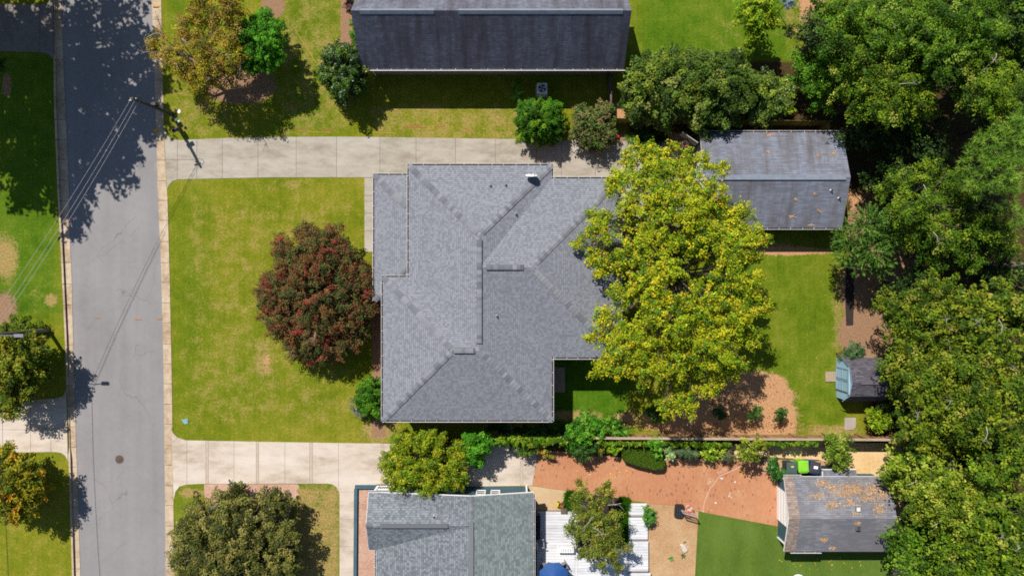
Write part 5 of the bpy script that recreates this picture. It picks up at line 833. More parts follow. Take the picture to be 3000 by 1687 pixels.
# south drive trees
plant('crape_myrtle', 'yellow-green tree hanging over the pale driveway and the grey-green roof', 'tree', low([(1235, 1340, 74, 3.2), (1180, 1390, 56, 2.8), (1270, 1400, 56, 3.0), (1190, 1300, 46, 2.8), (1260, 1290, 48, 2.9), (1320, 1370, 48, 2.9), (1340, 1400, 40, 2.6), (1150, 1350, 40, 2.6), (1240, 1420, 36, 2.6), (1340, 1320, 36, 2.6)], 0.8, 0.5, 1.05), [P(116, 132, 22, 1, 1.8), P(138, 146, 28, 1, 1.8), P(96, 120, 20, 1, 1.8), P(78, 110, 18, 1, 1.7)], 0.11, 0.32, 0.95, 0.75, W(1250, 1330), 0.1, fill=0.95, acc=(P(180, 164, 40), 0.10))
plant('wax_tree', 'vivid green round-headed tree beside the yellow-green driveway tree', 'tree', low([(1392, 1300, 36, 2.9), (1415, 1290, 28, 2.7), (1370, 1290, 26, 2.7), (1380, 1330, 30, 2.6), (1420, 1315, 22, 2.5), (1400, 1350, 22, 2.3)], 0.75, 0.5, 1.05), [P(74, 134, 24), P(56, 110, 18), P(100, 156, 40)], 0.14, 0.32, 1.2, 0.85, W(1385, 1315), 0.08)
ol_ = [P(102, 106, 46), P(124, 122, 60), P(84, 90, 40), P(140, 132, 68, 0.8), P(66, 72, 34)]
plant('live_oak', 'wide olive green oak in the mulched bed beside the pale driveway', 'tree', low([(700, 1560, 90, 4.2), (620, 1500, 66, 3.8), (690, 1470, 52, 3.8), (790, 1480, 50, 3.8), (820, 1470, 34, 3.4), (570, 1570, 58, 3.5), (540, 1610, 44, 3.2), (640, 1630, 80, 4.0), (760, 1620, 76, 4.2), (840, 1580, 50, 3.6), (800, 1540, 46, 3.8), (560, 1660, 52, 3.4), (700, 1690, 80, 4.0), (830, 1660, 56, 3.6), (530, 1560, 30, 3.2), (520, 1650, 22, 3.0), (700, 1435, 24, 3.2), (640, 1720, 60, 3.8), (780, 1720, 60, 3.8)], 0.62, 0.45, 1.1), ol_, 0.14, 0.42, 0.95, 0.72, W(690, 1560), 0.2, fill=0.95, twigs=4)
# across the road
plant('street_tree', 'green tree with yellowing leaves at the foot of the grey utility pole', 'tree', low([(60, 1060, 64, 3.6), (100, 1020, 46, 3.2), (20, 1010, 54, 3.6), (110, 1080, 40, 3.0), (40, 1130, 54, 3.4), (85, 1140, 34, 2.8), (10, 1090, 60, 3.8), (30, 1190, 40, 3.0)], 0.75, 0.5, 1.15), [P(100, 116, 26), P(130, 134, 34), P(76, 96, 22), P(150, 142, 44, 0.5), P(54, 72, 18)], 0.15, 0.4, 0.9, 0.75, W(100, 1060), 0.12)
plant('street_tree', 'orange and yellow tinged tree on the far verge by the pale driveway', 'tree', low([(60, 1410, 66, 3.6), (20, 1360, 50, 3.4), (90, 1380, 44, 3.2), (100, 1440, 46, 3.1), (40, 1480, 50, 3.4), (0, 1440, 60, 3.8), (20, 1330, 34, 3.0), (80, 1490, 36, 3.0)], 0.75, 0.5, 1.15), [P(140, 134, 28), P(160, 140, 34), P(190, 140, 40, 0.3), P(108, 116, 28), P(84, 100, 22)], 0.15, 0.4, 0.9, 0.75, W(110, 1410), 0.12)
plant('verge_shrub', 'low yellow-green shrub on the far verge behind the grey pole', 'shrub', [(75, 945, 30, 0.8), (110, 960, 20, 0.6), (40, 950, 26, 0.8), (10, 965, 28, 1.0)], [P(118, 138, 28), P(88, 112, 22), P(60, 86, 16)], 0.13, 0.28, 1.0, 0.8, tr=0.04, parts=SH)
plant('verge_shrub', 'dark shrub at the bed edge below the shaded old driveway', 'shrub', [(0, 190, 22, 0.8)], [P(60, 90, 20), P(40, 66, 16)], 0.13, 0.28, 1.0, 0.8, tr=0.04, parts=SH)
# tall trees beyond the frame whose shade lies across the road
tall = [P(90, 104, 34), P(70, 88, 28)]
OK_ = [(-30, -40, 150, 11.5)] + [(-35 + q * 320 * math.cos(a), -20 + q * 330 * math.sin(a), 76 * random.uniform(.85, 1.2), 10.6 - 1.8 * q * q) for q, a in [(math.sqrt((k + .5) / 44), 2.4 * k) for k in range(44)]] + [(80, 280, 60, 9.0), (30, 320, 56, 9.0), (-90, 300, 60, 9.0), (60, 360, 50, 9.0), (40, 400, 36, 8.8), (250, -60, 60, 9.4), (262, 40, 56, 9.4), (240, -160, 60, 9.6)]
plant('tall_street_tree', 'huge broad shade tree whose crown hangs across the road', 'tree', plan(OK_), tall, 0.4, 0.75, 0.75, 0.5, W(-70, -60), 0.42, fill=1.0)
# ---------------------------------------------------------------- beds along the fence, patio, deck
def shrub(name, label, L, pal, leaf=0.12, cl=0.26, dens=1.15, **k): return plant(name, label, 'shrub', L, pal, leaf, cl, dens, k.pop('flat', 0.85), tr=0.035, parts=SH, **k)
dg = [P(44, 78, 24), P(60, 100, 34), P(34, 60, 20), P(80, 110, 60, 0.4)]
shrub('camellia_shrub', 'round dark shrub deep in the maple shade next to the fence', [(1915, 1208, 26, 1.0)], dg); shrub('camellia_shrub', 'round dark shrub on pine straw at the edge of the maple shade', [(2110, 1207, 24, 0.9)], dg)
shrub('camellia_shrub', 'round dark shrub in the open pine straw, middle of the row of three', [(2210, 1211, 25, 1.0)], dg); shrub('camellia_shrub', 'round dark shrub at the grass end of the pine straw', [(2291, 1213, 24, 0.9)], dg)
shrub('vine_mass', 'leafy vine mass heaped over the start of the brown fence', [(1720, 1262, 40, 1.4), (1680, 1275, 36, 1.4), (1760, 1250, 34, 1.3), (1720, 1235, 28, 1.1), (1800, 1255, 30, 1.1), (1830, 1262, 22, 1.0), (1670, 1290, 26, 1.4)], [P(70, 128, 24), P(96, 148, 36), P(50, 96, 20), P(112, 150, 50, 0.5)], 0.15)
shrub('banana_shrub', 'upright dark green leafy shrub behind the vine mass', [(1725, 1235, 34, 1.0), (1760, 1240, 24, 0.9), (1800, 1250, 24, 0.8), (1690, 1240, 20, 0.8)], [P(56, 104, 26), P(40, 80, 20), P(84, 124, 40)], 0.2, dens=0.9)
iv = [P(92, 128, 24), P(116, 144, 30), P(64, 98, 18), P(140, 150, 40, 0.4)]
for lab, x0, x1, y, z in (('ivy hedge along the fence below the hip-roofed house', 1440, 1660, 1291, 1.5), ('ivy fringe hanging from the fence beside the sand path', 2238, 2400, 1296, 1.35), ('ivy fringe hanging from the fence behind the clipped hedge', 1760, 2010, 1297, 1.35), ('ivy fringe on the fence behind the pale shrubs', 2010, 2150, 1300, 1.35)):
    shrub('ivy_hedge', lab, [(x, y + random.uniform(-3, 3), (20 if x0 == 1440 else 12) * random.uniform(.8, 1.2), z - (0.0 if x0 == 1440 else 0.25) * random.random()) for x in np.arange(x0, x1, 20 if x0 == 1440 else 14)], iv, 0.12, 0.22, 1.1, limbs=False)
shrub('ivy_hedge', 'dark ivy below the fence in the shade of the hip-roofed house', [(x, 1262 + random.uniform(-8, 8), 24, 0.7) for x in range(1450, 1680, 26)], dg, 0.13, 0.26, 1.0, limbs=False)
shrub('laurel_shrub', 'green shrub overhanging the end of the pale driveway', [(1535, 1315, 26, 1.1), (1515, 1305, 20, 1.0), (1560, 1320, 18, 0.9)], [P(76, 104, 26), P(98, 124, 36), P(52, 80, 20)])
shrub('yellowing_shrub', 'yellowing thin shrub at the corner where driveway meets the pavers', [(1575, 1312, 18, 0.9), (1600, 1322, 18, 0.8), (1612, 1335, 12, 0.6), (1590, 1300, 14, 0.9)], [P(176, 150, 50), P(130, 140, 44), P(104, 120, 36)], 0.11, dens=0.7)
shrub('boxwood_shrub', 'round blue-green shrub at the edge of the brick pavers', [(1712, 1322, 36, 1.1), (1690, 1308, 22, 1.0), (1738, 1316, 22, 1.0)], [P(58, 96, 34), P(80, 116, 46), P(44, 74, 26)])
shrub('bronze_shrub', 'small bronze tinted shrub between two green shrubs by the pavers', [(1756, 1318, 16, 0.8), (1680, 1308, 12, 0.7)], [P(130, 120, 36), P(100, 104, 30), P(150, 130, 50)])
shrub('golden_shrub', 'bright yellow-green leafy shrub next to the clipped hedge', [(1790, 1308, 24, 0.9), (1775, 1298, 16, 0.8), (1806, 1318, 16, 0.8)], [P(128, 164, 30), P(96, 140, 24), P(150, 176, 50)], 0.15, dens=0.9)
# clipped hedge: leaves over a rounded block
hp = [W(*p) for p in ((1818, 1296), (1830, 1290), (1880, 1290), (1900, 1300), (1936, 1318), (1942, 1350), (1936, 1366), (1910, 1368), (1860, 1356), (1822, 1342), (1818, 1330))]
hd = thing('clipped_hedge', 'dense clipped dark green hedge block jutting into the brick patio', 'hedge', sum(hp, Vector()) / len(hp)); hc = sum(hp, Vector()) / len(hp)
MB().prism([tuple((p * 0.9 + hc * 0.1)[:2]) for p in hp], 0.0, 0.72, 0.94).build('stem', plain('hedge_core', C(40, 52, 20)), hd)
n = 15000; ii = rng.integers(0, len(hp), n); tt = rng.uniform(0, 1, n); edge = np.array([hp[i].lerp(hp[(i + 1) % len(hp)], t)[:2] for i, t in zip(ii, tt)]); top = rng.uniform(0, 1, n) < 0.72; rr = np.where(top, np.sqrt(rng.uniform(0, 1, n)), rng.uniform(0.95, 1.0, n)); cxy = np.array(hc[:2]); xy = cxy + (edge - cxy) * rr[:, None]
zz = np.where(top, 0.76 + rng.uniform(-0.05, 0.05, n) - 0.1 * rr ** 8, rng.uniform(0.05, 0.75, n)); V = leaves(np.column_stack([xy, zz]), np.where(top[:, None], np.array([0, 0, 1.0]), np.column_stack([edge - cxy, np.zeros(n)])) + rng.normal(0, 0.4, (n, 3)), 0.085 * rng.uniform(0.7, 1.3, n))
polymesh('foliage', V, 4, pick([P(64, 90, 14), P(80, 104, 20), P(52, 76, 12)], n) * (1 + rng.normal(0, 0.15, (n, 1))), M['leaf'], hd)
shrub('fig_shrub', 'tall vivid green shrub rising behind the clipped hedge', [(1918, 1300, 24, 1.4), (1930, 1320, 16, 1.2), (1905, 1290, 18, 1.3), (1922, 1335, 10, 1.0)], [P(92, 150, 34), P(70, 124, 26), P(120, 170, 50)], 0.17, dens=0.85)
shrub('silver_shrub', 'pale silvery green shrub in front of the fence ivy', [(1962, 1325, 22, 0.8), (1950, 1312, 14, 0.8)], [P(150, 170, 110), P(120, 146, 84), P(170, 186, 130)], 0.11)
shrub('rosemary_shrub', 'grey-green dense shrub between the silvery and lime shrubs', [(2000, 1322, 26, 0.9), (2028, 1322, 24, 0.9)], [P(78, 100, 62), P(98, 118, 80), P(60, 80, 50)], 0.1)
shrub('lime_shrub', 'lime green leafy shrub at the shaded edge of the pavers', [(2078, 1325, 26, 0.9), (2065, 1310, 16, 0.8), (2110, 1322, 20, 0.8), (2095, 1335, 14, 0.7)], [P(128, 156, 34), P(104, 136, 28), P(150, 170, 50)], 0.15, dens=0.9)
shrub('grey_shrub', 'small grey-leaved shrub next to the lime green shrub', [(2135, 1328, 22, 0.8), (2120, 1340, 14, 0.6)], [P(104, 108, 72), P(84, 90, 60), P(122, 124, 90)], 0.1)
plant('young_tree', 'young yellow-green tree at the end of the sand path', 'tree', [(2195, 1315, 34, 2.2), (2215, 1290, 24, 2.0), (2175, 1325, 24, 1.9), (2205, 1335, 24, 1.8), (2230, 1310, 20, 1.9)], [P(120, 138, 34), P(92, 114, 26), P(146, 152, 46)], 0.14, 0.28, 0.8, 0.8, None, 0.05, fill=0.85)
plant('young_tree', 'young green tree beside the lean-to and the sand path', 'tree', [(2445, 1310, 36, 2.2), (2475, 1320, 30, 2.1), (2430, 1280, 24, 2.0), (2460, 1350, 30, 1.9), (2480, 1345, 24, 1.8), (2435, 1335, 26, 2.0), (2470, 1290, 26, 2.1), (2450, 1372, 14, 1.6)], [P(96, 122, 30), P(120, 142, 44), P(70, 98, 24), P(160, 164, 70, 0.5)], 0.14, 0.3, 0.9, 0.8, None, 0.05, fill=0.9)
shrub('camellia_shrub', 'glossy green shrub between the brick patio and the green bin', [(2262, 1360, 22, 0.9), (2275, 1380, 24, 0.9), (2290, 1388, 16, 0.9), (2265, 1345, 14, 0.9)], [P(52, 104, 30), P(40, 82, 22), P(76, 126, 44)], 0.12, mat='glossleaf')
shrub('forsythia_shrub', 'yellow-green spreading shrub near the square paving slab', [(2570, 1230, 34, 1.2), (2550, 1215, 22, 1.1), (2595, 1225, 26, 1.1), (2580, 1255, 24, 1.0), (2615, 1210, 20, 1.1)], [P(128, 152, 26), P(96, 124, 22), P(150, 168, 40)], 0.15, dens=0.85)
shrub('boxwood_shrub', 'rounded blue-green shrub touching the roof edge of the blue shed', [(2500, 1028, 28, 1.1), (2480, 1035, 18, 1.0), (2518, 1036, 18, 1.0)], [P(78, 108, 66), P(96, 124, 84), P(60, 88, 50)])
shrub('brown_shrub', 'small browning shrub at the grass corner of the blue shed', [(2458, 1040, 14, 0.6), (2466, 1032, 10, 0.6)], [P(130, 110, 50), P(104, 96, 44)], 0.1, dens=0.8)
shrub('shed_creeper', 'leafy creeper lying on the blue shed roof', [(2582, 1082, 18, 2.9), (2590, 1102, 14, 2.85), (2600, 1090, 16, 3.0)], [P(84, 112, 36), P(60, 90, 26), P(110, 130, 50)], 0.13, dens=0.9)
# planted box by the deck with a thin-leaved tree and marigolds
box_ = [(1660, 1437), (1843, 1462), (1839, 1588), (1790, 1600), (1700, 1600), (1662, 1500)]; sheet('planting_bed', box_, M['darkmulch'], 0.06)
dpal = [P(112, 124, 40), P(94, 108, 34), P(134, 136, 54), P(78, 96, 30)]
plant('river_birch', 'open olive-leaved tree with pale twigs growing through the white deck', 'tree', [(1720, 1480, 46, 3.0), (1700, 1440, 36, 2.9), (1770, 1450, 36, 2.9), (1780, 1430, 24, 2.8), (1710, 1540, 46, 3.2), (1760, 1520, 46, 3.2), (1690, 1500, 34, 2.8), (1690, 1560, 34, 2.8), (1740, 1590, 46, 3.2), (1790, 1570, 40, 3.0), (1800, 1520, 34, 2.9), (1770, 1620, 40, 3.0), (1720, 1620, 34, 2.8), (1800, 1620, 34, 2.8), (1760, 1650, 26, 2.7), (1810, 1655, 24, 2.6), (1670, 1545, 22, 2.6), (1830, 1600, 22, 2.6)], dpal, 0.11, 0.32, 0.72, 0.7, W(1745, 1530), 0.07, fill=0.85, bark='palebark', twigs=5, acc=(P(216, 164, 44), 0.03))
def blades(name, label, cat, poly, n, h, pal, kind=None, tilt=0.4, wd=0.012):
    t = thing(name, label, cat, W(*poly[0])); xs = [p[0] for p in poly]; ysv = [p[1] for p in poly]; pts = []
    from mathutils.geometry import intersect_point_tri_2d
    cx_, cy_ = sum(xs) / len(xs), sum(ysv) / len(ysv)
    while len(pts) < n:
        x, y = random.uniform(min(xs), max(xs)), random.uniform(min(ysv), max(ysv)); ins = False; j = len(poly) - 1
        for i in range(len(poly)):
            if (ysv[i] > y) != (ysv[j] > y) and x < (xs[j] - xs[i]) * (y - ysv[i]) / (ysv[j] - ysv[i]) + xs[i]: ins = not ins
            j = i
        if ins: pts.append(W(x, y)[:])
    p = np.array(pts); d = rdir(n, 0.2); d[:, :2] *= tilt * 2; d = unit(d); l = h * rng.uniform(0.6, 1.2, n); b = unit(np.cross(d, rdir(n))) * wd
    V = np.stack([p - b, p + b, p + d * l[:, None]], 1).reshape(-1, 3); polymesh('blades', V, 3, pick(pal, n) * (1 + rng.normal(0, 0.15, (n, 1))), M['leaf'], t); return t
gpal = [P(60, 110, 18), P(78, 130, 24), P(46, 90, 14)]
blades('long_grass', 'long green grass in the deck bed beside the beige pad', 'grass', [(1661, 1438), (1700, 1443), (1690, 1500), (1657, 1498), (1656, 1460)], 6000, 0.4, gpal, wd=0.02); blades('long_grass', 'long green grass in the deck bed beside the steps', 'grass', [(1815, 1456), (1842, 1460), (1841, 1494), (1820, 1490)], 3500, 0.35, gpal, wd=0.02)
blades('long_grass', 'long green grass along the white step platforms', 'grass', [(1822, 1500), (1838, 1500), (1842, 1540), (1840, 1590), (1826, 1596), (1815, 1570), (1822, 1540)], 6000, 0.35, gpal, wd=0.02)
# strap-leaved clump, fern, palm-like yuccas
def rosette(name, label, cat, px, py, n, ln, wd, pal, z=0.0, arch=0.5, seg=4):
    t = thing(name, label, cat, W(px, py, z)); c = np.array(W(px, py, z)); out = []; cols = []
    for k in range(n):
        a = random.uniform(0, 2 * math.pi); l = ln * random.uniform(0.6, 1.1); e = random.uniform(0.25, 1.2); w_ = wd * random.uniform(.7, 1.2); side = np.array([-math.sin(a), math.cos(a), 0]); cc = np.array(pick(pal, 1)[0]) * random.uniform(.8, 1.2); pr = None
        st = c + np.array([math.cos(a), math.sin(a), 0]) * random.uniform(0, 0.15 * ln)
        for s in range(seg + 1):
            u = s / seg; q = st + np.array([math.cos(a), math.sin(a), 0]) * l * u * math.cos(e * (1 - u * .5)) + np.array([0, 0, l * (math.sin(e) * u - arch * u * u * 0.9) + 0.02]); q[2] = max(q[2], z + 0.02); ww = w_ * (1 - u ** 2 * .92)
            cur = (q - side * ww, q + side * ww)
            if pr is not None: out += [pr[0], pr[1], cur[1], cur[0]]; cols.append(cc)
            pr = cur
    polymesh('fronds', np.array(out), 4, np.array(cols), M['leaf'], t); return t
rosette('daylily_clump', 'dark strap-leaved clump at the driveway edge by the red ball', 'plant', 1880, 408, 260, 0.95, 0.022, [P(52, 78, 30), P(36, 58, 22), P(86, 120, 40, .4)]); rosette('daylily_clump', 'bright strap-leaved tuft between the red ball and the dark clump', 'plant', 1845, 405, 70, 0.55, 0.018, [P(104, 140, 44), P(80, 116, 36)])
rosette('daylily_clump', 'dark strap-leaved clump in the evergreen shade', 'plant', 1930, 400, 200, 0.85, 0.022, [P(44, 66, 26), P(34, 54, 22)])
rosette('fern', 'bright fern crown at the shade edge near the air conditioner', 'fern', 1514, 278, 26, 0.62, 0.06, [P(96, 156, 40), P(76, 134, 30), P(130, 176, 60)], arch=0.7, z=0.35)
rosette('rosette_plant', 'leafy green plant drooping over the white step platforms', 'plant', 1904, 1510, 120, 0.62, 0.035, [P(84, 134, 50), P(64, 110, 40), P(110, 150, 60)], arch=0.6); shrub('step_plant', 'bushy green plant between the white steps and the wood chips', [(1898, 1500, 18, 0.6), (1902, 1522, 18, 0.6), (1892, 1487, 12, 0.5)], [P(80, 130, 50), P(60, 104, 40), P(112, 150, 66)], 0.14)
rosette('small_fern', 'small bright fern alone on the wood chips', 'fern', 1964, 1636, 16, 0.27, 0.03, [P(64, 130, 40), P(84, 150, 50)]); rosette('small_fern', 'small dark fern beside the pale boulder', 'fern', 2001, 1626, 16, 0.25, 0.028, [P(60, 100, 40), P(80, 110, 44)]); rosette('small_fern', 'tiny blue-green sprig above the pale boulder', 'fern', 2005, 1588, 6, 0.14, 0.03, [P(60, 100, 76)])
# ---------------------------------------------------------------- the woods
def needles(name, label, cat, L, pal, tuft=0.3, ntuft=60, nb=26, wd=0.011, base=None, tr=0.2, spray=False, flat=0.7, rcl=0.9):
    lb = lobes_from(L); cx = np.mean([l[0] for l in lb], 0); bs = Vector(base) if base is not None else Vector((cx[0], cx[1], 0)); t = thing(name, label, cat, bs)
    tk = MB(); top = Vector(cx); tk.tube([bs - Vector((0, 0, 0.1)), bs.lerp(top, 0.5), top], [tr * 1.2, tr, tr * 0.5], 8); PP, DD, CCs = [], [], []
    for c, r in lb:
        n = int(ntuft * r * r); d = rdir(n, 0.0 if not spray else -0.2); p = np.array(c) + d * (r * np.sqrt(rng.uniform(0.1, 1, n)))[:, None] * np.array([1, 1, flat]); PP.append(p); DD.append(unit(d * np.array([1, 1, .5]) + np.array([0, 0, .55 if not spray else .15]) + rng.normal(0, .25, (n, 3)))); CCs.append(pick(pal, n) * rng.uniform(.75, 1.2, (n, 1))); tk.tube([bs.lerp(top, 0.7), Vector(c)], [tr * .5, tr * .12], 6)
    p, d, cc = np.vstack(PP), np.vstack(DD), np.vstack(CCs); idx = np.repeat(np.arange(len(p)), nb); n = len(idx)
    if spray: u = rng.uniform(0, 1, n)[:, None]; st = p[idx] + d[idx] * u * tuft * 1.3; dd = unit(d[idx] + rng.normal(0, .75, (n, 3))); ln = tuft * .55 * rng.uniform(.5, 1.1, n)
    else: st = p[idx]; dd = unit(d[idx] * 0.55 + rdir(n)); ln = tuft * rng.uniform(.7, 1.15, n)
    b = unit(np.cross(dd, rdir(n))) * wd; V = np.stack([st - b, st + b, st + dd * ln[:, None]], 1).reshape(-1, 3); tk.build('trunk', M['bark'], t); NLEAF[0] += n // 2
    polymesh('crown', V, 3, np.clip(cc[idx] * (1 + rng.normal(0, .12, (n, 1))), .004, .8), M['needle'], t)
wd1 = [P(84, 118, 24), P(68, 102, 20), P(104, 134, 32), P(50, 80, 18), P(128, 150, 54, 0.25)]; wd2 = [P(98, 126, 24), P(118, 138, 30), P(80, 108, 22), P(58, 86, 18), P(140, 150, 56, 0.25)]; wdd = [P(44, 66, 26), P(60, 84, 32), P(34, 52, 20), P(84, 104, 40, .4)]
def scat(cx, cy, rx, ry, z, n, r, dz=1.2):
    out = []
    for k in range(n):
        a = 2.4 * k + 0.3; q = math.sqrt((k + 0.4) / n); out.append((cx + rx * q * math.cos(a) + random.uniform(-8, 8), cy + ry * q * math.sin(a) + random.uniform(-8, 8), r * random.uniform(0.6, 1.25), z - dz * q * q + random.uniform(-1.2, 1.0)))
    return out
def wood(label, cx, cy, rx, ry, z, n, r, pal, leaf=0.155, base=None, dens=0.85, fill=0.78, name='broadleaf_tree', twigs=0, cl=0.38, mat='leaf'): return plant(name, label, 'tree', scat(cx, cy, rx * 1.05, ry * 1.05, z, int(n * 1.3), r * 1.12), pal, leaf * random.choice((0.8, 0.95, 1.2)), cl * random.uniform(.8, 1.2), dens, 0.85, base, 0.2, fill=fill, zmin=-0.1, twigs=twigs, mat=mat, elong=random.uniform(1.4, 2.4))
wood('leafy green tree at the top of the woods beside the clay patch', 2540, 60, 140, 90, 6.5, 16, 52, wd1); wood('tall leafy tree with bright tips in the upper woods', 2760, 90, 150, 110, 7.5, 18, 56, wd1, twigs=2); wood('leafy tree at the far upper corner of the woods', 2950, 60, 110, 110, 6.5, 14, 54, wdd + wd1)
wood('dark small-leaved tree at the edge of the clay patch', 2400, 110, 56, 60, 3.0, 8, 38, wdd, 0.16, mat='glossleaf'); wood('feathery bright green tree beside the glossy evergreen', 2410, 225, 80, 60, 2.8, 10, 40, [P(84, 130, 26), P(62, 104, 22), P(104, 146, 34)], 0.13, dens=0.9)
wood('spreading tree in the middle of the upper woods', 2600, 260, 130, 80, 6.5, 14, 52, wd2, twigs=2); wood('yellow-green tree with bare twigs above the dark gap in the woods', 2880, 240, 80, 90, 7.0, 12, 48, wd2, twigs=4)
wood('dark understory tree in the gap beside the garage', 2560, 400, 90, 40, 3.0, 9, 36, wdd, 0.2, dens=0.6); wood('dark understory tree beneath the pine', 2680, 420, 90, 70, 3.4, 9, 40, wdd, 0.2, dens=0.6)
wood('arching yellow-green tree above the fallen log', 2700, 600, 120, 110, 5.4, 16, 44, wd2, 0.15, dens=0.8, fill=0.8, twigs=3); wood('dark green tree between the pine and the woodland floor', 2950, 350, 60, 90, 5.0, 9, 44, wdd); wood('arching leafy tree at the far edge beyond the log', 2890, 690, 90, 60, 4.8, 10, 40, wd2, 0.16)
wood('leafy tree in front of the fallen log', 2780, 740, 70, 50, 4.4, 8, 36, wd1, 0.16); wood('dark undergrowth tree by the brown mulch', 2680, 860, 90, 60, 2.4, 9, 40, wdd, 0.2, dens=0.6); wood('dark undergrowth tree at the shaded far edge', 2930, 800, 80, 60, 2.6, 8, 40, wdd, 0.2, dens=0.6)
needles('pine_tree', 'long-needled pine with pale green tufts in the woods', 'tree', [(2900, 430, 60, 8.0), (2960, 390, 56, 8.0), (2850, 470, 50, 7.6), (2930, 500, 70, 8.4), (2980, 460, 50, 8.0), (2860, 530, 44, 7.6), (2950, 560, 50, 7.6), (2990, 360, 40, 7.6), (2830, 540, 30, 7.2), (2985, 640, 40, 7.0)], [P(112, 150, 44), P(132, 164, 58), P(88, 124, 40)], 0.42, 26, 40, 0.016, W(2790, 560), 0.24)
needles('cedar_tree', 'feathery green cedar beside the garage gable', 'tree', [(2500, 700, 46, 3.4), (2540, 660, 50, 3.8), (2480, 740, 36, 3.0), (2550, 730, 50, 3.6), (2590, 690, 44, 3.6), (2520, 770, 34, 2.8), (2575, 770, 34, 2.8), (2470, 700, 26, 2.8)], [P(84, 120, 40, 1, 1.9), P(104, 136, 54, 1, 1.9), P(62, 94, 32, 1, 1.9)], 0.34, 150, 28, 0.022, W(2540, 700), 0.14, spray=True)
y1 = [P(108, 124, 26), P(92, 114, 24), P(126, 136, 34), P(76, 100, 22), P(146, 142, 56, 0.25), P(56, 80, 20, 1.0)]
wood('large yellow-green tree above the blue shed', 2720, 930, 120, 80, 5.6, 14, 50, y1, 0.17, fill=0.9, twigs=3); wood('large yellow-green tree with pale twigs at the edge behind the blue shed', 2900, 960, 110, 100, 6.4, 15, 52, y1, 0.17, fill=0.9, twigs=5); wood('spreading yellow-green tree overhanging the blue shed roof', 2720, 1090, 110, 80, 5.2, 14, 46, y1, 0.17, fill=0.9, twigs=2)
wood('tall olive-yellow tree in the lower woods', 2880, 1150, 120, 110, 7.0, 16, 54, y1, 0.17, fill=0.9, twigs=5); wood('olive-yellow tree beside the end of the brown fence', 2740, 1250, 90, 80, 5.4, 12, 46, y1, 0.17, fill=0.9, twigs=3); wood('large tree at the far edge behind the sand path', 2940, 1320, 90, 90, 6.4, 13, 50, wd2, 0.18, twigs=2)
wood('round-leaved tree arching over the end of the sand path', 2700, 1390, 100, 50, 4.6, 12, 40, [P(130, 150, 36), P(104, 130, 30), P(154, 166, 60), P(76, 100, 24)], 0.2, twigs=1); wood('round-leaved tree behind the teal outbuilding', 2800, 1480, 110, 80, 5.6, 14, 46, [P(124, 140, 34), P(100, 122, 28), P(150, 158, 54), P(76, 98, 22)], 0.19, twigs=2); wood('dense leafy tree at the lower far edge of the woods', 2930, 1560, 100, 100, 6.0, 14, 50, wd2, 0.18, twigs=2)
wood('round-leaved tree at the turf edge behind the teal outbuilding', 2680, 1620, 80, 60, 4.0, 11, 38, wd1, 0.19); wood('leafy tree at the lower end of the woods', 2820, 1640, 100, 70, 5.2, 13, 46, wd2, 0.18); wood('dark undergrowth tree between the outbuilding and the woods', 2690, 1530, 50, 60, 2.2, 7, 34, wdd, 0.18, dens=0.7)
wood('dark undergrowth tree behind the blue shed', 2640, 1170, 50, 80, 2.4, 8, 36, wdd, 0.2, dens=0.7); wood('leafy tree beyond the lower corner of the woods', 2950, 1720, 90, 60, 6.0, 9, 52, wd2, 0.2)
for lab, cx, cy, rx, ry in (('dark undergrowth tree along the upper edge of the woods', 2680, 170, 140, 80), ('dark undergrowth tree under the far upper corner tree', 2920, 160, 90, 90), ('dark undergrowth tree behind the cedar', 2620, 520, 60, 60), ('dark undergrowth tree under the arching yellow-green tree', 2780, 640, 110, 50), ('dark undergrowth tree below the olive-yellow trees', 2830, 1060, 140, 70), ('dark undergrowth tree beside the fence end', 2840, 1330, 130, 60), ('dark undergrowth tree below the round-leaved trees', 2850, 1560, 120, 80)): wood(lab, cx, cy, rx, ry, 2.6, 12, 44, wdd, 0.24, dens=0.6)
lg = thing('fallen_log', 'long grey fallen log lying in the woods', 'log', W(2820, 765)); MB().tube([W(2690, 752, 0.25), W(2790, 760, 0.3), W(2900, 772, 0.28), W(3020, 778, 0.25)], [0.2, 0.24, 0.22, 0.2], 10).build('trunk', M['greypole'], lg)
MB().tube([W(2790, 760, 0.4), W(2810, 745, 0.7), W(2816, 736, 0.9)], [0.07, 0.05, 0.03], 6).build('branch_stub', M['greypole'], lg)
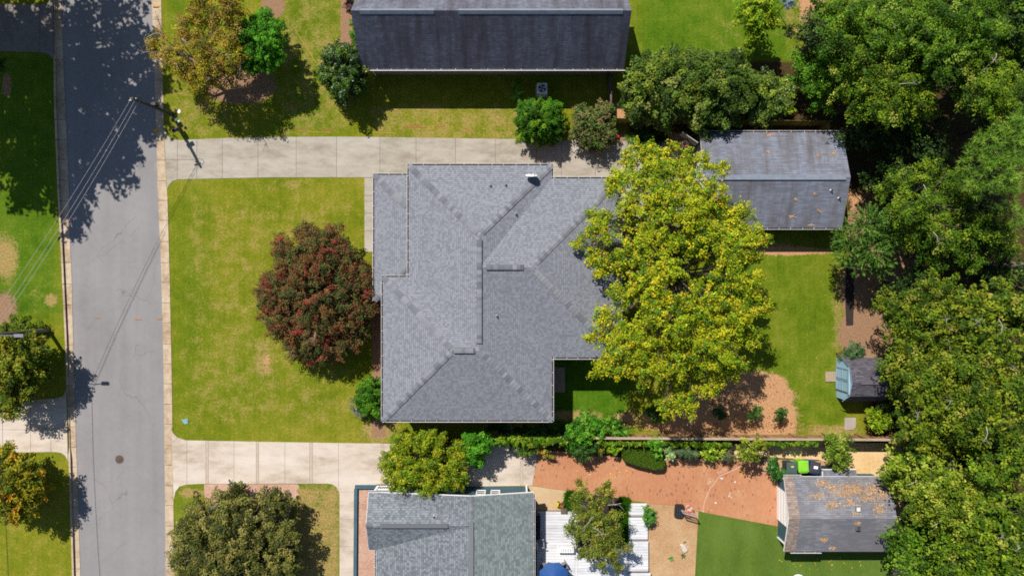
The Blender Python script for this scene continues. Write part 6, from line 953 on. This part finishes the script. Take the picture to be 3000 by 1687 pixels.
# ---------------------------------------------------------------- fallen leaves
def litter(label, n, fn, pal, size, lift=0.0):
    pts, nr = [], []
    while len(pts) < n:
        r_ = fn()
        if r_ is not None: pts.append(r_[0][:]); nr.append(r_[1])
    p = np.array(pts) + np.array([0, 0, 0.012]) + rng.uniform(0, 0.02, (n, 1)) * np.array([0, 0, 1]); t = thing('fallen_leaves', label, 'leaves', pts[0], kind='stuff')
    V = leaves(p, np.array(nr) + rng.normal(0, 0.25, (n, 3)), size * rng.uniform(.6, 1.3, n), 0.4); tag(polymesh('leaf_scatter', V, 4, pick(pal, n) * (1 + rng.normal(0, .2, (n, 1))), M['leaf'], t), kind='stuff')
brown = [P(202, 164, 124, 1, 1.15), P(216, 180, 142, 1, 1.15), P(174, 134, 100, 1, 1.15), P(230, 200, 164, .6, 1.15)]
def roofpt(clusters, ze_, zr_, ys__, yn__):
    def f():
        cx_, cy_, rx_, ry_ = random.choice(clusters); a, q = random.uniform(0, 6.28), random.random() ** 0.6 * (0.5 + 1.1 * random.random() ** 2); p = ong(cx_ + rx_ * q * math.cos(a), cy_ + ry_ * q * math.sin(a), ze_, zr_, ys__, yn__); return (p, (0, 0.2, 1)) if ys__ + .05 < p.y < yn__ - .05 else None
    return f
oc = [(2395, 1452, 26, 10), (2410, 1415, 22, 14), (2440, 1430, 26, 16), (2470, 1445, 26, 14), (2480, 1425, 30, 14), (2510, 1432, 30, 20), (2540, 1460, 30, 20), (2560, 1430, 30, 18), (2585, 1450, 24, 22), (2490, 1470, 20, 14), (2440, 1478, 26, 16), (2508, 1502, 9, 4), (2512, 1533, 7, 5), (2575, 1490, 24, 20), (2440, 1605, 8, 4), (2415, 1580, 10, 6), (2550, 1440, 34, 24), (2500, 1440, 40, 22)]
litter('drift of tan fallen leaves on the teal outbuilding roof', 3600, roofpt(oc, z4, ozr, oys, oyn), brown, 0.085)
litter('scattered tan leaf bits on the blue-grey garage roof', 420, roofpt([(2256, 393, 22, 8), (2250, 444, 5, 4), (2396, 455, 4, 5), (2320, 635, 12, 5), (2400, 618, 6, 5), (2375, 660, 8, 3), (2388, 570, 8, 4), (2330, 585, 6, 4), (2440, 450, 14, 6), (2250, 395, 20, 6)], z2, gzr, gys, gyn), brown, 0.08)
def flat(cl, z): 
    def f():
        cx_, cy_, rx_, ry_ = random.choice(cl); a, q = random.uniform(0, 6.28), math.sqrt(random.random()); return W(cx_ + rx_ * q * math.cos(a), cy_ + ry_ * q * math.sin(a), z), (0, 0, 1)
    return f
litter('pale straw bits strewn over the orange pine straw', 900, flat([(2210, 1170, 110, 80), (2230, 1250, 180, 16), (2110, 1150, 60, 40)], 0.01), [P(236, 200, 150, 1, 1.0), P(214, 160, 104, 1, 1.0), P(170, 110, 66, 1, 1.0)], 0.10)
litter('yellow fallen leaves on the brick patio and turf', 60, flat([(1740, 1400, 90, 40), (2400, 1650, 150, 20), (1850, 1380, 80, 30)], 0.03), [P(230, 170, 40), P(240, 200, 70)], 0.10)
litter('small brown leaves scattered over the lawns', 160, flat([(900, 1060, 180, 60), (1000, 700, 140, 60), (2330, 900, 120, 220), (700, 700, 180, 120), (1000, 1230, 120, 30), (1650, 1180, 100, 60)], 0.012), brown, 0.07)
